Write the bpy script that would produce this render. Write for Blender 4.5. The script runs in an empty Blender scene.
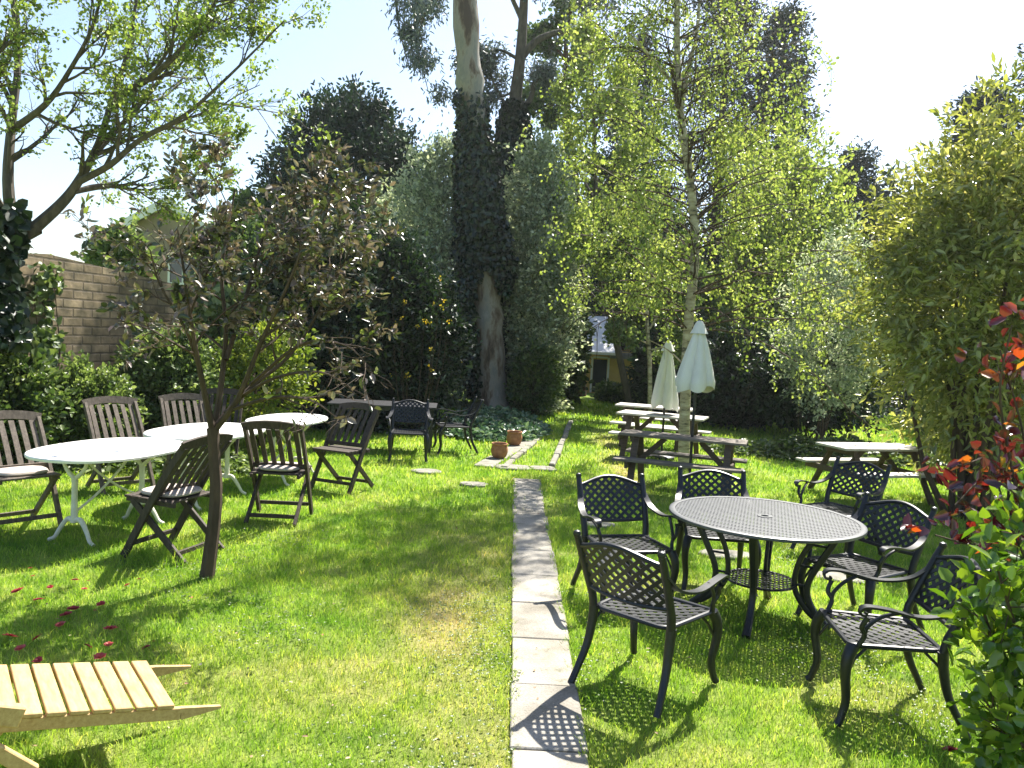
import bpy, math, random
import numpy as np
from mathutils import Vector, Matrix
PI = math.pi
rad = math.radians
scene = bpy.context.scene
COL = scene.collection

# ------------------------------------------------------------------ camera
FPX, CAMH, HORIZ, ROLL = 790.0, 1.95, 335.0, rad(3.0)
PITCH = math.atan((384 - HORIZ) / FPX)
F_ = Vector((0, math.cos(PITCH), -math.sin(PITCH)))
U0 = Vector((0, math.sin(PITCH), math.cos(PITCH)))
R0 = Vector((1, 0, 0))
R_ = R0 * math.cos(ROLL) + U0 * math.sin(ROLL)
U_ = U0 * math.cos(ROLL) - R0 * math.sin(ROLL)
cam_d = bpy.data.cameras.new("camera")
cam = bpy.data.objects.new("camera", cam_d)
COL.objects.link(cam)
cam.matrix_world = Matrix(((R_.x, U_.x, -F_.x, 0), (R_.y, U_.y, -F_.y, 0), (R_.z, U_.z, -F_.z, CAMH), (0, 0, 0, 1)))
cam_d.sensor_width = 36
cam_d.lens = FPX / 1024 * 36
cam_d.clip_end = 2000
cam_d.clip_start = 0.05
scene.camera = cam

# ------------------------------------------------------------------ light
SUN_AZ, SUN_EL = rad(29), rad(54)
sunv = Vector((math.sin(SUN_AZ) * math.cos(SUN_EL), math.cos(SUN_AZ) * math.cos(SUN_EL), math.sin(SUN_EL)))
sd = bpy.data.lights.new("sun", 'SUN')
sd.energy = 5.0
sd.angle = rad(0.55)
sd.color = (1.0, 0.95, 0.86)
so = bpy.data.objects.new("sun", sd)
COL.objects.link(so)
so.rotation_euler = sunv.to_track_quat('Z', 'Y').to_euler()
world = bpy.data.worlds.new("World")
scene.world = world
world.use_nodes = True
wn = world.node_tree
wn.nodes.clear()
sky = wn.nodes.new('ShaderNodeTexSky')
sky.sky_type = 'NISHITA'
sky.sun_disc = False
sky.sun_elevation = SUN_EL
sky.sun_rotation = SUN_AZ
sky.air_density = 1.0
sky.dust_density = 1.3
sky.ozone_density = 1.0
bg = wn.nodes.new('ShaderNodeBackground')
bg.inputs[1].default_value = 0.085
wo = wn.nodes.new('ShaderNodeOutputWorld')
wn.links.new(sky.outputs[0], bg.inputs[0])
wn.links.new(bg.outputs[0], wo.inputs[0])
scene.view_settings.view_transform = 'Standard'
scene.view_settings.look = 'None'
scene.view_settings.exposure = 1.58
scene.view_settings.gamma = 1
scene.render.engine = 'CYCLES'
cy = scene.cycles
cy.max_bounces = 6
cy.diffuse_bounces = 3
cy.glossy_bounces = 2
cy.transmission_bounces = 4
cy.transparent_max_bounces = 4
cy.volume_bounces = 0
cy.caustics_reflective = False
cy.caustics_refractive = False
cy.sample_clamp_indirect = 6
cy.use_denoising = True
cy.denoising_input_passes = 'RGB_ALBEDO_NORMAL'
cy.denoising_prefilter = 'ACCURATE'

# ------------------------------------------------------------------ picture -> place helpers
def ray(px, py):
    return F_ + R_ * ((px - 512) / FPX) - U_ * ((py - 384) / FPX)
def W(px, py, z=0.0):
    v = ray(px, py)
    t = (z - CAMH) / v.z
    return Vector((v.x * t, v.y * t, z))
def at(px, py, Y):
    v = ray(px, py)
    t = Y / v.y
    return Vector((v.x * t, Y, CAMH + v.z * t))

# ------------------------------------------------------------------ materials
MATS = {}
def nodes(name):
    m = bpy.data.materials.new(name)
    m.use_nodes = True
    nt = m.node_tree
    nt.nodes.clear()
    out = nt.nodes.new('ShaderNodeOutputMaterial')
    MATS[name] = m
    return m, nt, out
def N(nt, t, **kw):
    n = nt.nodes.new(t)
    for k, v in kw.items():
        if k.startswith('i_'):
            n.inputs[k[2:].replace('_', ' ')].default_value = v
        else:
            setattr(n, k, v)
    return n
def ramp(nt, fac, stops):
    r = nt.nodes.new('ShaderNodeValToRGB')
    els = r.color_ramp.elements
    while len(els) < len(stops):
        els.new(0.5)
    for e, (p, c) in zip(els, stops):
        e.position = p
        e.color = (*c, 1)
    nt.links.new(fac, r.inputs[0])
    return r
def leaf_mat(name, stops, trans=0.4, rough=0.42, tr_gain=(1.25, 1.3, 0.75), spec=0.5):
    m, nt, out = nodes(name)
    a = N(nt, 'ShaderNodeAttribute', attribute_name='rnd')
    r = ramp(nt, a.outputs['Fac'], stops)
    p = N(nt, 'ShaderNodeBsdfPrincipled')
    p.inputs['Roughness'].default_value = rough
    p.inputs['Specular IOR Level'].default_value = spec
    t = N(nt, 'ShaderNodeBsdfTranslucent')
    mul = N(nt, 'ShaderNodeMix', data_type='RGBA', blend_type='MULTIPLY')
    mul.inputs[0].default_value = 1
    mul.inputs[7].default_value = (*tr_gain, 1)
    mul.clamp_result = False
    mx = N(nt, 'ShaderNodeMixShader')
    mx.inputs[0].default_value = trans
    L = nt.links.new
    L(r.outputs[0], p.inputs['Base Color'])
    L(r.outputs[0], mul.inputs[6])
    L(mul.outputs[2], t.inputs[0])
    L(p.outputs[0], mx.inputs[1])
    L(t.outputs[0], mx.inputs[2])
    L(mx.outputs[0], out.inputs[0])
    return m
def surf_mat(name, stops, scale=8, rough=0.7, bump=0.3, stretch=(1, 1, 1), detail=6, spec=0.4, metal=0.0, dist=0.02, coord='Object', coat=0.0):
    m, nt, out = nodes(name)
    L = nt.links.new
    tc = N(nt, 'ShaderNodeTexCoord')
    mp = N(nt, 'ShaderNodeMapping')
    mp.inputs['Scale'].default_value = stretch
    n = N(nt, 'ShaderNodeTexNoise')
    n.inputs['Scale'].default_value = scale
    n.inputs['Detail'].default_value = detail
    n.inputs['Roughness'].default_value = 0.65
    L(tc.outputs[coord], mp.inputs[0])
    L(mp.outputs[0], n.inputs['Vector'])
    r = ramp(nt, n.outputs['Fac'], stops)
    p = N(nt, 'ShaderNodeBsdfPrincipled')
    p.inputs['Roughness'].default_value = rough
    p.inputs['Specular IOR Level'].default_value = spec
    p.inputs['Metallic'].default_value = metal
    p.inputs['Coat Weight'].default_value = coat
    p.inputs['Coat Roughness'].default_value = 0.25
    b = N(nt, 'ShaderNodeBump')
    b.inputs['Strength'].default_value = bump
    b.inputs['Distance'].default_value = dist
    L(n.outputs['Fac'], b.inputs['Height'])
    L(b.outputs[0], p.inputs['Normal'])
    L(r.outputs[0], p.inputs['Base Color'])
    L(p.outputs[0], out.inputs[0])
    return m

# foliage
leaf_mat('leaf_lime', [(0, (.10, .16, .03)), (.5, (.19, .26, .05)), (1, (.33, .38, .12))], .45)
leaf_mat('leaf_birch', [(0, (.12, .17, .04)), (.5, (.25, .31, .075)), (1, (.42, .45, .17))], .5, tr_gain=(1.3, 1.35, .75))
leaf_mat('leaf_magnolia', [(0, (.04, .055, .025)), (.35, (.07, .085, .035)), (.6, (.12, .085, .075)), (.85, (.28, .22, .21)), (1, (.24, .30, .07))], .25, .32, (1.2, 1.2, .7), .7)  # pale pink stop paints glossy glints into the leaf colour
leaf_mat('leaf_green', [(0, (.04, .075, .022)), (.5, (.08, .13, .035)), (1, (.19, .24, .08))], .35)
leaf_mat('leaf_fresh', [(0, (.06, .10, .03)), (.5, (.13, .19, .055)), (1, (.30, .36, .14))], .4)
leaf_mat('leaf_yellowgreen', [(0, (.10, .15, .02)), (.6, (.20, .26, .04)), (1, (.36, .38, .06))], .45)
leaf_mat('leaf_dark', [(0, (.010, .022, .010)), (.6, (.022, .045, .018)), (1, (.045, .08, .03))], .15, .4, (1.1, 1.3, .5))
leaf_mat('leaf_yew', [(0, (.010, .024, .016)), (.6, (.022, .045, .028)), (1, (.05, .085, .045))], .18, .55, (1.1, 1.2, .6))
leaf_mat('leaf_ivy', [(0, (.007, .016, .007)), (.7, (.015, .033, .012)), (1, (.035, .065, .022))], .08, .38)
leaf_mat('leaf_variegated', [(0, (.15, .20, .13)), (.5, (.32, .37, .26)), (1, (.72, .72, .58))], .42, .45, (1.25, 1.3, .9))
leaf_mat('leaf_eucalyptus', [(0, (.045, .065, .06)), (.5, (.09, .12, .11)), (1, (.16, .19, .17))], .25, .4, (1., 1.05, .8))
leaf_mat('leaf_bay', [(0, (.11, .14, .035)), (.5, (.25, .28, .08)), (.85, (.40, .42, .17)), (1, (.52, .50, .26))], .45, .26, (1.3, 1.25, .6), 1.)
leaf_mat('leaf_camellia', [(0, (.045, .10, .012)), (.5, (.09, .18, .02)), (1, (.22, .30, .04))], .38, .22, (1.4, 1.35, .4), .7)
leaf_mat('leaf_red', [(0, (.035, .008, .012)), (.35, (.10, .012, .018)), (.62, (.045, .012, .02)), (.8, (.17, .02, .015)), (.93, (.34, .08, .015)), (1, (.38, .26, .03))], .35, .18, (1.7, 1.1, .6), 1.)
leaf_mat('leaf_pine', [(0, (.008, .018, .014)), (1, (.03, .055, .035))], .12, .6)
leaf_mat('leaf_groundcover', [(0, (.04, .09, .05)), (.6, (.09, .17, .10)), (1, (.24, .33, .22))], .25, .4)
leaf_mat('petal_yellow', [(0, (.75, .5, .02)), (1, (.8, .62, .05))], .3, .5, (1, 1, 1))
leaf_mat('petal_red', [(0, (.22, .008, .02)), (.7, (.40, .02, .03)), (1, (.45, .10, .07))], .3, .5, (1.2, 1, 1))
leaf_mat('dead_leaf', [(0, (.20, .11, .05)), (.6, (.34, .24, .12)), (.85, (.45, .40, .30)), (1, (.40, .06, .04))], .2, .6, (1, 1, 1))
# bark
surf_mat('bark_grey', [(.3, (.035, .03, .022)), (.7, (.12, .10, .075))], 14, .85, .6, (1, 1, .25))
surf_mat('bark_brown', [(.3, (.03, .02, .013)), (.7, (.10, .065, .04))], 14, .85, .6, (1, 1, .25))
surf_mat('bark_eucalyptus', [(.40, (.07, .045, .03)), (.46, (.17, .125, .09)), (.52, (.27, .24, .205)), (.60, (.20, .19, .175)), (.72, (.36, .34, .31))], 2.6, .7, .3, (1, 1, .3))
surf_mat('bark_birch', [(.36, (.05, .045, .035)), (.46, (.32, .27, .18)), (.7, (.55, .50, .38))], 5, .7, .4, (1, 1, 3.5))
surf_mat('bark_pine', [(.3, (.03, .018, .013)), (.7, (.12, .06, .04))], 10, .85, .6, (1, 1, .3))
# made things
surf_mat('black_metal_sky_sheen', [(.3, (.030, .034, .044)), (.7, (.060, .066, .080))], 60, .46, .2, spec=.7, dist=.001, coat=.2)  # table's black metal lightened: the sky's sheen on its top put into colour
surf_mat('weathered_teak', [(.3, (.055, .042, .032)), (.7, (.16, .128, .10))], 9, .75, .35, (6, 6, 1), dist=.004)
surf_mat('dark_teak', [(.3, (.02, .014, .010)), (.7, (.075, .056, .042))], 9, .7, .35, (6, 6, 1), dist=.004)
surf_mat('grey_plank', [(.3, (.34, .32, .28)), (.7, (.58, .55, .50))], 6, .7, .3, (1, 12, 12), dist=.004)
surf_mat('dark_plank', [(.3, (.09, .075, .06)), (.7, (.20, .17, .14))], 6, .75, .3, (1, 12, 12), dist=.004)
surf_mat('brown_frame', [(.3, (.05, .034, .022)), (.7, (.12, .085, .058))], 6, .75, .3, (1, 12, 12), dist=.004)
surf_mat('new_pine', [(.3, (.36, .215, .08)), (.7, (.56, .39, .18))], 4, .6, .2, (14, 2, 14), dist=.002)
surf_mat('white_table_paint', [(.3, (.66, .64, .58)), (.5, (.83, .82, .79)), (.7, (.86, .86, .84))], 5, .45, .05)
surf_mat('cream_iron', [(.3, (.55, .52, .42)), (.6, (.70, .68, .58))], 12, .5, .15, dist=.003)
surf_mat('black_cast_metal', [(.3, (.006, .007, .010)), (.7, (.013, .015, .020))], 60, .40, .25, spec=.42, dist=.001, coat=.06)
surf_mat('dark_metal', [(.3, (.01, .011, .013)), (.7, (.03, .03, .035))], 20, .45, .1, dist=.002)
surf_mat('cushion_cloth', [(.3, (.36, .31, .27)), (.7, (.46, .40, .36))], 60, .9, .3, dist=.002)
surf_mat('parasol_white', [(.35, (.62, .60, .57)), (.6, (.72, .70, .67))], 4, .85, .25, (1, 1, .3), dist=.01)
surf_mat('parasol_cream', [(.35, (.60, .59, .52)), (.6, (.70, .69, .62))], 4, .85, .25, (1, 1, .3), dist=.01)
surf_mat('terracotta', [(.3, (.26, .11, .045)), (.7, (.46, .22, .10))], 14, .7, .2, dist=.004)
surf_mat('stone', [(.3, (.13, .12, .09)), (.5, (.20, .19, .155)), (.7, (.28, .27, .235))], 7, .85, .5, dist=.01)
surf_mat('roof_pale', [(.3, (.70, .69, .68)), (.7, (.82, .81, .80))], 5, .6, .1)
surf_mat('roof_slate', [(.3, (.16, .15, .15)), (.7, (.26, .25, .24))], 9, .7, .2)
surf_mat('wall_ochre', [(.3, (.52, .36, .12)), (.7, (.66, .47, .18))], 2, .8, .1)
surf_mat('wall_render', [(.3, (.22, .17, .13)), (.7, (.32, .26, .20))], 2, .8, .1)
surf_mat('white_trim', [(.3, (.70, .70, .70)), (.7, (.8, .8, .8))], 2, .6, .02)
surf_mat('window_glass', [(.3, (.03, .035, .04)), (.7, (.05, .055, .06))], 2, .08, 0, spec=.8)
surf_mat('soil', [(.3, (.02, .014, .01)), (.7, (.05, .035, .025))], 20, .95, .5)

def mat_path():
    m, nt, out = nodes('paving')
    L = nt.links.new
    tc = N(nt, 'ShaderNodeTexCoord')
    n1 = N(nt, 'ShaderNodeTexNoise'); n1.inputs['Scale'].default_value = 2.2; n1.inputs['Detail'].default_value = 8
    n2 = N(nt, 'ShaderNodeTexNoise'); n2.inputs['Scale'].default_value = 90; n2.inputs['Detail'].default_value = 3
    L(tc.outputs['Object'], n1.inputs['Vector']); L(tc.outputs['Object'], n2.inputs['Vector'])
    r1 = ramp(nt, n1.outputs['Fac'], [(.3, (.15, .135, .10)), (.42, (.25, .23, .19)), (.55, (.33, .31, .27)), (.72, (.40, .38, .34))])
    r2 = ramp(nt, n2.outputs['Fac'], [(.3, (.72, .71, .68)), (.6, (1, 1, 1))])
    mx = N(nt, 'ShaderNodeMix', data_type='RGBA', blend_type='MULTIPLY'); mx.inputs[0].default_value = 1
    a = N(nt, 'ShaderNodeAttribute', attribute_name='rnd')
    r3 = ramp(nt, a.outputs['Fac'], [(0, (.80, .80, .80)), (1, (1.08, 1.05, 1.0))])
    mx2 = N(nt, 'ShaderNodeMix', data_type='RGBA', blend_type='MULTIPLY'); mx2.inputs[0].default_value = 1
    L(r1.outputs[0], mx.inputs[6]); L(r2.outputs[0], mx.inputs[7])
    L(mx.outputs[2], mx2.inputs[6]); L(r3.outputs[0], mx2.inputs[7])
    n3 = N(nt, 'ShaderNodeTexNoise'); n3.inputs['Scale'].default_value = 7; n3.inputs['Detail'].default_value = 8; n3.inputs['Roughness'].default_value = .75
    L(tc.outputs['Object'], n3.inputs['Vector'])
    rm = ramp(nt, n3.outputs['Fac'], [(.56, (0, 0, 0)), (.66, (.75, .75, .75))])
    mo = N(nt, 'ShaderNodeMix', data_type='RGBA'); L(rm.outputs[0], mo.inputs[0]); L(mx2.outputs[2], mo.inputs[6]); mo.inputs[7].default_value = (.10, .105, .055, 1)
    mx2 = mo
    p = N(nt, 'ShaderNodeBsdfPrincipled'); p.inputs['Roughness'].default_value = .85
    b = N(nt, 'ShaderNodeBump'); b.inputs['Strength'].default_value = .5; b.inputs['Distance'].default_value = .006
    L(n2.outputs['Fac'], b.inputs['Height']); L(b.outputs[0], p.inputs['Normal'])
    L(mx2.outputs[2], p.inputs['Base Color']); L(p.outputs[0], out.inputs[0])
mat_path()

def grass_colour(nt):
    """mown lawn colour from where it grows; 'dry' marks the worn patches"""
    L = nt.links.new
    g = N(nt, 'ShaderNodeNewGeometry')
    n1 = N(nt, 'ShaderNodeTexNoise'); n1.inputs['Scale'].default_value = .9; n1.inputs['Detail'].default_value = 5
    L(g.outputs['Position'], n1.inputs['Vector'])
    n2 = N(nt, 'ShaderNodeTexNoise'); n2.inputs['Scale'].default_value = 5; n2.inputs['Detail'].default_value = 4
    L(g.outputs['Position'], n2.inputs['Vector'])
    ad = N(nt, 'ShaderNodeMath', operation='ADD'); L(n1.outputs['Fac'], ad.inputs[0]); L(n2.outputs['Fac'], ad.inputs[1])
    ml = N(nt, 'ShaderNodeMath', operation='MULTIPLY'); L(ad.outputs[0], ml.inputs[0]); ml.inputs[1].default_value = .5
    r = ramp(nt, ml.outputs[0], [(.36, (.13, .26, .03)), (.5, (.25, .375, .055)), (.64, (.40, .46, .13))])
    d = N(nt, 'ShaderNodeAttribute', attribute_name='dry')
    mx = N(nt, 'ShaderNodeMix', data_type='RGBA'); L(d.outputs['Fac'], mx.inputs[0]); L(r.outputs[0], mx.inputs[6]); mx.inputs[7].default_value = (.48, .40, .18, 1)
    return mx.outputs[2]
def mat_ground():
    m, nt, out = nodes('lawn_ground')
    L = nt.links.new
    c = grass_colour(nt)
    g = N(nt, 'ShaderNodeNewGeometry')
    n = N(nt, 'ShaderNodeTexNoise'); n.inputs['Scale'].default_value = 45; n.inputs['Detail'].default_value = 5; n.inputs['Roughness'].default_value = .8
    L(g.outputs['Position'], n.inputs['Vector'])
    r = ramp(nt, n.outputs['Fac'], [(.3, (.5, .5, .45)), (.7, (1.2, 1.15, 1.1))])
    mx = N(nt, 'ShaderNodeMix', data_type='RGBA', blend_type='MULTIPLY'); mx.inputs[0].default_value = 1
    L(c, mx.inputs[6]); L(r.outputs[0], mx.inputs[7])
    p = N(nt, 'ShaderNodeBsdfPrincipled'); p.inputs['Roughness'].default_value = .9; p.inputs['Specular IOR Level'].default_value = .2
    b = N(nt, 'ShaderNodeBump'); b.inputs['Strength'].default_value = 1; b.inputs['Distance'].default_value = .03
    L(n.outputs['Fac'], b.inputs['Height']); L(b.outputs[0], p.inputs['Normal'])
    L(mx.outputs[2], p.inputs['Base Color']); L(p.outputs[0], out.inputs[0])
mat_ground()
def mat_grass():
    m, nt, out = nodes('grass_blades')
    L = nt.links.new
    c = grass_colour(nt)
    a = N(nt, 'ShaderNodeAttribute', attribute_name='rnd')
    r = ramp(nt, a.outputs['Fac'], [(0, (.62, .75, .6)), (.6, (1.05, 1.05, 1.0)), (.9, (1.35, 1.25, 1.3)), (1, (2.3, 1.65, 2.6))])
    mx = N(nt, 'ShaderNodeMix', data_type='RGBA', blend_type='MULTIPLY'); mx.inputs[0].default_value = 1
    L(c, mx.inputs[6]); L(r.outputs[0], mx.inputs[7])
    p = N(nt, 'ShaderNodeBsdfPrincipled'); p.inputs['Roughness'].default_value = .45; p.inputs['Specular IOR Level'].default_value = .35
    t = N(nt, 'ShaderNodeBsdfTranslucent')
    mu = N(nt, 'ShaderNodeMix', data_type='RGBA', blend_type='MULTIPLY'); mu.inputs[0].default_value = 1; mu.inputs[7].default_value = (1.3, 1.35, .6, 1)
    L(mx.outputs[2], mu.inputs[6]); L(mu.outputs[2], t.inputs[0])
    L(mx.outputs[2], p.inputs['Base Color'])
    ms = N(nt, 'ShaderNodeMixShader'); ms.inputs[0].default_value = .5
    L(p.outputs[0], ms.inputs[1]); L(t.outputs[0], ms.inputs[2]); L(ms.outputs[0], out.inputs[0])
mat_grass()
def mat_brick():
    m, nt, out = nodes('block_wall')
    L = nt.links.new
    uv = N(nt, 'ShaderNodeUVMap')
    b = N(nt, 'ShaderNodeTexBrick')
    b.inputs['Scale'].default_value = 1
    b.inputs['Brick Width'].default_value = .38
    b.inputs['Row Height'].default_value = .125
    b.inputs['Mortar Size'].default_value = .016
    b.inputs['Mortar Smooth'].default_value = .4
    b.inputs['Color1'].default_value = (.17, .13, .08, 1)
    b.inputs['Color2'].default_value = (.25, .20, .135, 1)
    b.inputs['Mortar'].default_value = (.12, .095, .065, 1)
    n = N(nt, 'ShaderNodeTexNoise'); n.inputs['Scale'].default_value = 5; n.inputs['Detail'].default_value = 8
    L(uv.outputs[0], b.inputs['Vector']); L(uv.outputs[0], n.inputs['Vector'])
    r = ramp(nt, n.outputs['Fac'], [(.3, (.42, .44, .38)), (.5, (.85, .84, .78)), (.68, (1.25, 1.2, 1.1))])
    mx = N(nt, 'ShaderNodeMix', data_type='RGBA', blend_type='MULTIPLY'); mx.inputs[0].default_value = 1
    L(b.outputs['Color'], mx.inputs[6]); L(r.outputs[0], mx.inputs[7])
    p = N(nt, 'ShaderNodeBsdfPrincipled'); p.inputs['Roughness'].default_value = .9
    iv = N(nt, 'ShaderNodeMath', operation='SUBTRACT'); iv.inputs[0].default_value = 1; L(b.outputs['Fac'], iv.inputs[1])
    ad = N(nt, 'ShaderNodeMath', operation='ADD'); L(iv.outputs[0], ad.inputs[0]); L(n.outputs['Fac'], ad.inputs[1])
    bp = N(nt, 'ShaderNodeBump'); bp.inputs['Strength'].default_value = .8; bp.inputs['Distance'].default_value = .02
    L(ad.outputs[0], bp.inputs['Height']); L(bp.outputs[0], p.inputs['Normal'])
    L(mx.outputs[2], p.inputs['Base Color']); L(p.outputs[0], out.inputs[0])
mat_brick()

# ------------------------------------------------------------------ object helpers
def tag(o, label=None, cat=None, group=None, kind=None):
    if label: o['label'] = label
    if cat: o['category'] = cat
    if group: o['group'] = group
    if kind: o['kind'] = kind
    return o
def thing(name, label, cat, loc=(0, 0, 0), rz=0.0, group=None, scale=1.0):
    o = bpy.data.objects.new(name, None)
    COL.objects.link(o)
    o.location = loc
    o.rotation_euler = (0, 0, rz)
    o.scale = (scale,) * 3
    o.empty_display_size = .1
    return tag(o, label, cat, group)
def copy_tree(o, parent=None):
    c = o.copy()
    COL.objects.link(c)
    c.parent = parent
    for ch in list(o.children):
        copy_tree(ch, c)
    return c
def place(o, loc, rz, label, group=None):
    o.location = loc
    o.rotation_euler = (0, 0, rz)
    o['label'] = label
    if group: o['group'] = group
    return o
def face(dx, dy):
    return math.atan2(dx, -dy)
def nrm(v):
    v = np.asarray(v, float)
    return v / (np.linalg.norm(v, axis=-1, keepdims=True) + 1e-12)

class MB:
    """collects simple solids, links them as one mesh object"""
    def __init__(s):
        s.v = []; s.f = []
    def add(s, vs, fs):
        b = len(s.v)
        s.v += [tuple(map(float, p)) for p in vs]
        s.f += [tuple(i + b for i in f) for f in fs]
    def box(s, c, size, rot=None, bevel=0.0):
        x, y, z = [k / 2 for k in size]
        b = min(bevel, x * .9, y * .9, z * .9)
        c = Vector(c)
        if b <= 0:
            vs = [Vector((sx * x, sy * y, sz * z)) for sz in (-1, 1) for sy in (-1, 1) for sx in (-1, 1)]
            fs = [(0, 2, 3, 1), (4, 5, 7, 6), (0, 1, 5, 4), (2, 6, 7, 3), (0, 4, 6, 2), (1, 3, 7, 5)]
        else:
            vs = []; ring = []
            for z_, k in ((-z, 1), (-z + b, 0), (z - b, 0), (z, 1)):
                i = b * k
                r = []
                for (px, py) in ((-x + b + i * .0, -y + i), (x - b, -y + i), (x - i, -y + b), (x - i, y - b), (x - b, y - i), (-x + b, y - i), (-x + i, y - b), (-x + i, -y + b)):
                    r.append(len(vs)); vs.append(Vector((px, py, z_)))
                ring.append(r)
            fs = [tuple(reversed(ring[0])), tuple(ring[-1])]
            for a, c2 in zip(ring, ring[1:]):
                for i in range(8):
                    j = (i + 1) % 8
                    fs.append((a[i], a[j], c2[j], c2[i]))
        if rot is not None:
            vs = [rot @ v for v in vs]
        s.add([v + c for v in vs], fs)
    def bar(s, a, b, w, h, up=(0, 0, 1), bevel=0.003):
        a = Vector(a); b = Vector(b)
        y = (b - a).normalized()
        x = y.cross(Vector(up))
        if x.length < 1e-4: x = y.cross(Vector((1, 0, 0)))
        x.normalize()
        z = x.cross(y)
        R = Matrix((x, y, z)).transposed()
        s.box((a + b) / 2, (w, (b - a).length, h), R, bevel)
    def tube(s, pts, radii, k=8, flat=1.0, cap=True):
        pts = np.array([tuple(p) for p in pts], float)
        n = len(pts)
        if np.isscalar(radii): radii = [radii] * n
        t = nrm(np.gradient(pts, axis=0))
        ref = np.array([0, 0, 1.]) if abs(t[0][2]) < .9 else np.array([1., 0, 0])
        u = nrm(np.cross(t[0], ref))
        vs = []
        ang = np.arange(k) * 2 * PI / k
        for i in range(n):
            u = nrm(u - t[i] * (u @ t[i]))
            w = np.cross(t[i], u)
            vs.append(pts[i] + radii[i] * (np.cos(ang)[:, None] * u + flat * np.sin(ang)[:, None] * w))
        vs = np.concatenate(vs)
        fs = [(i * k + j, i * k + (j + 1) % k, (i + 1) * k + (j + 1) % k, (i + 1) * k + j) for i in range(n - 1) for j in range(k)]
        if cap:
            fs += [tuple(range(k - 1, -1, -1)), tuple((n - 1) * k + j for j in range(k))]
        s.add(vs, fs)
    def strip(s, pts, norms, w, t):
        """flat bar swept along pts, w wide, t thick, lying across norms"""
        pts = np.array(pts, float); norms = nrm(np.array(norms, float))
        if len(pts) < 2: return
        T = nrm(np.gradient(pts, axis=0))
        S = nrm(np.cross(T, norms))
        vs = []
        for p, a, b in zip(pts, S, norms):
            vs += [p - a * w / 2 - b * t / 2, p + a * w / 2 - b * t / 2, p + a * w / 2 + b * t / 2, p - a * w / 2 + b * t / 2]
        n = len(pts)
        fs = [(i * 4 + j, i * 4 + (j + 1) % 4, i * 4 + 4 + (j + 1) % 4, i * 4 + 4 + j) for i in range(n - 1) for j in range(4)]
        fs += [(3, 2, 1, 0), tuple((n - 1) * 4 + j for j in range(4))]
        s.add(vs, fs)
    def lathe(s, prof, k=24, c=(0, 0, 0), fn=None):
        vs = []
        for i, (r, z) in enumerate(prof):
            for j in range(k):
                a = 2 * PI * j / k
                rr = r * (fn(a, z) if fn else 1)
                vs.append((c[0] + rr * math.cos(a), c[1] + rr * math.sin(a), c[2] + z))
        n = len(prof)
        fs = [(i * k + j, i * k + (j + 1) % k, (i + 1) * k + (j + 1) % k, (i + 1) * k + j) for i in range(n - 1) for j in range(k)]
        s.add(vs, fs)
    def build(s, name, mat, parent=None, smooth=False):
        me = bpy.data.meshes.new(name)
        me.from_pydata(s.v, [], s.f)
        me.materials.append(MATS[mat])
        if smooth:
            me.shade_smooth()
            try: me.set_sharp_from_angle(angle=rad(40))
            except Exception: pass
        o = bpy.data.objects.new(name, me)
        COL.objects.link(o)
        o.parent = parent
        return o

def quad_mesh(name, V, nv, faces, rnd, mat, parent, extra=None):
    """V (n*nv,3); faces list of index tuples (all quads) inside one item"""
    n = len(V) // nv
    fa = np.array(faces, np.int32)
    k = len(fa)
    idx = (np.arange(n, dtype=np.int32)[:, None, None] * nv + fa[None]).reshape(-1)
    me = bpy.data.meshes.new(name)
    me.vertices.add(len(V))
    me.vertices.foreach_set('co', np.ascontiguousarray(V, np.float32).ravel())
    me.loops.add(len(idx))
    me.loops.foreach_set('vertex_index', idx)
    me.polygons.add(n * k)
    me.polygons.foreach_set('loop_start', np.arange(0, len(idx), 4, dtype=np.int32))
    me.update(calc_edges=True)
    at_ = me.attributes.new('rnd', 'FLOAT', 'FACE')
    at_.data.foreach_set('value', np.repeat(np.asarray(rnd, np.float32), k))
    if extra is not None:
        for nm, arr in extra.items():
            a2 = me.attributes.new(nm, 'FLOAT', 'FACE')
            a2.data.foreach_set('value', np.repeat(np.asarray(arr, np.float32), k))
    me.materials.append(MATS[mat])
    o = bpy.data.objects.new(name, me)
    COL.objects.link(o)
    o.parent = parent
    return o

def leaves(name, C, A, NN, L, Wd, mat, parent, rng, fold=.22, curl=.0, rnd=None):
    n = len(C)
    A = nrm(A)
    S = nrm(np.cross(NN, A))
    Nn = np.cross(A, S)
    L = np.broadcast_to(L, (n,))[:, None]; Wd = np.broadcast_to(Wd, (n,))[:, None]
    up = Nn * Wd * fold
    dr = Nn * L * curl
    V = np.stack([C, C + A * L * .3 + S * Wd * .5 + up, C + A * L * .68 + S * Wd * .42 + up - dr * .4,
                  C + A * L - dr, C + A * L * .68 - S * Wd * .42 + up - dr * .4, C + A * L * .3 - S * Wd * .5 + up], 1).reshape(-1, 3)
    if rnd is None: rnd = rng.random(n)
    return quad_mesh(name, V, 6, [(0, 1, 2, 3), (0, 3, 4, 5)], rnd, mat, parent)

def rdir(rng, n):
    return nrm(rng.normal(size=(n, 3)))

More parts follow.
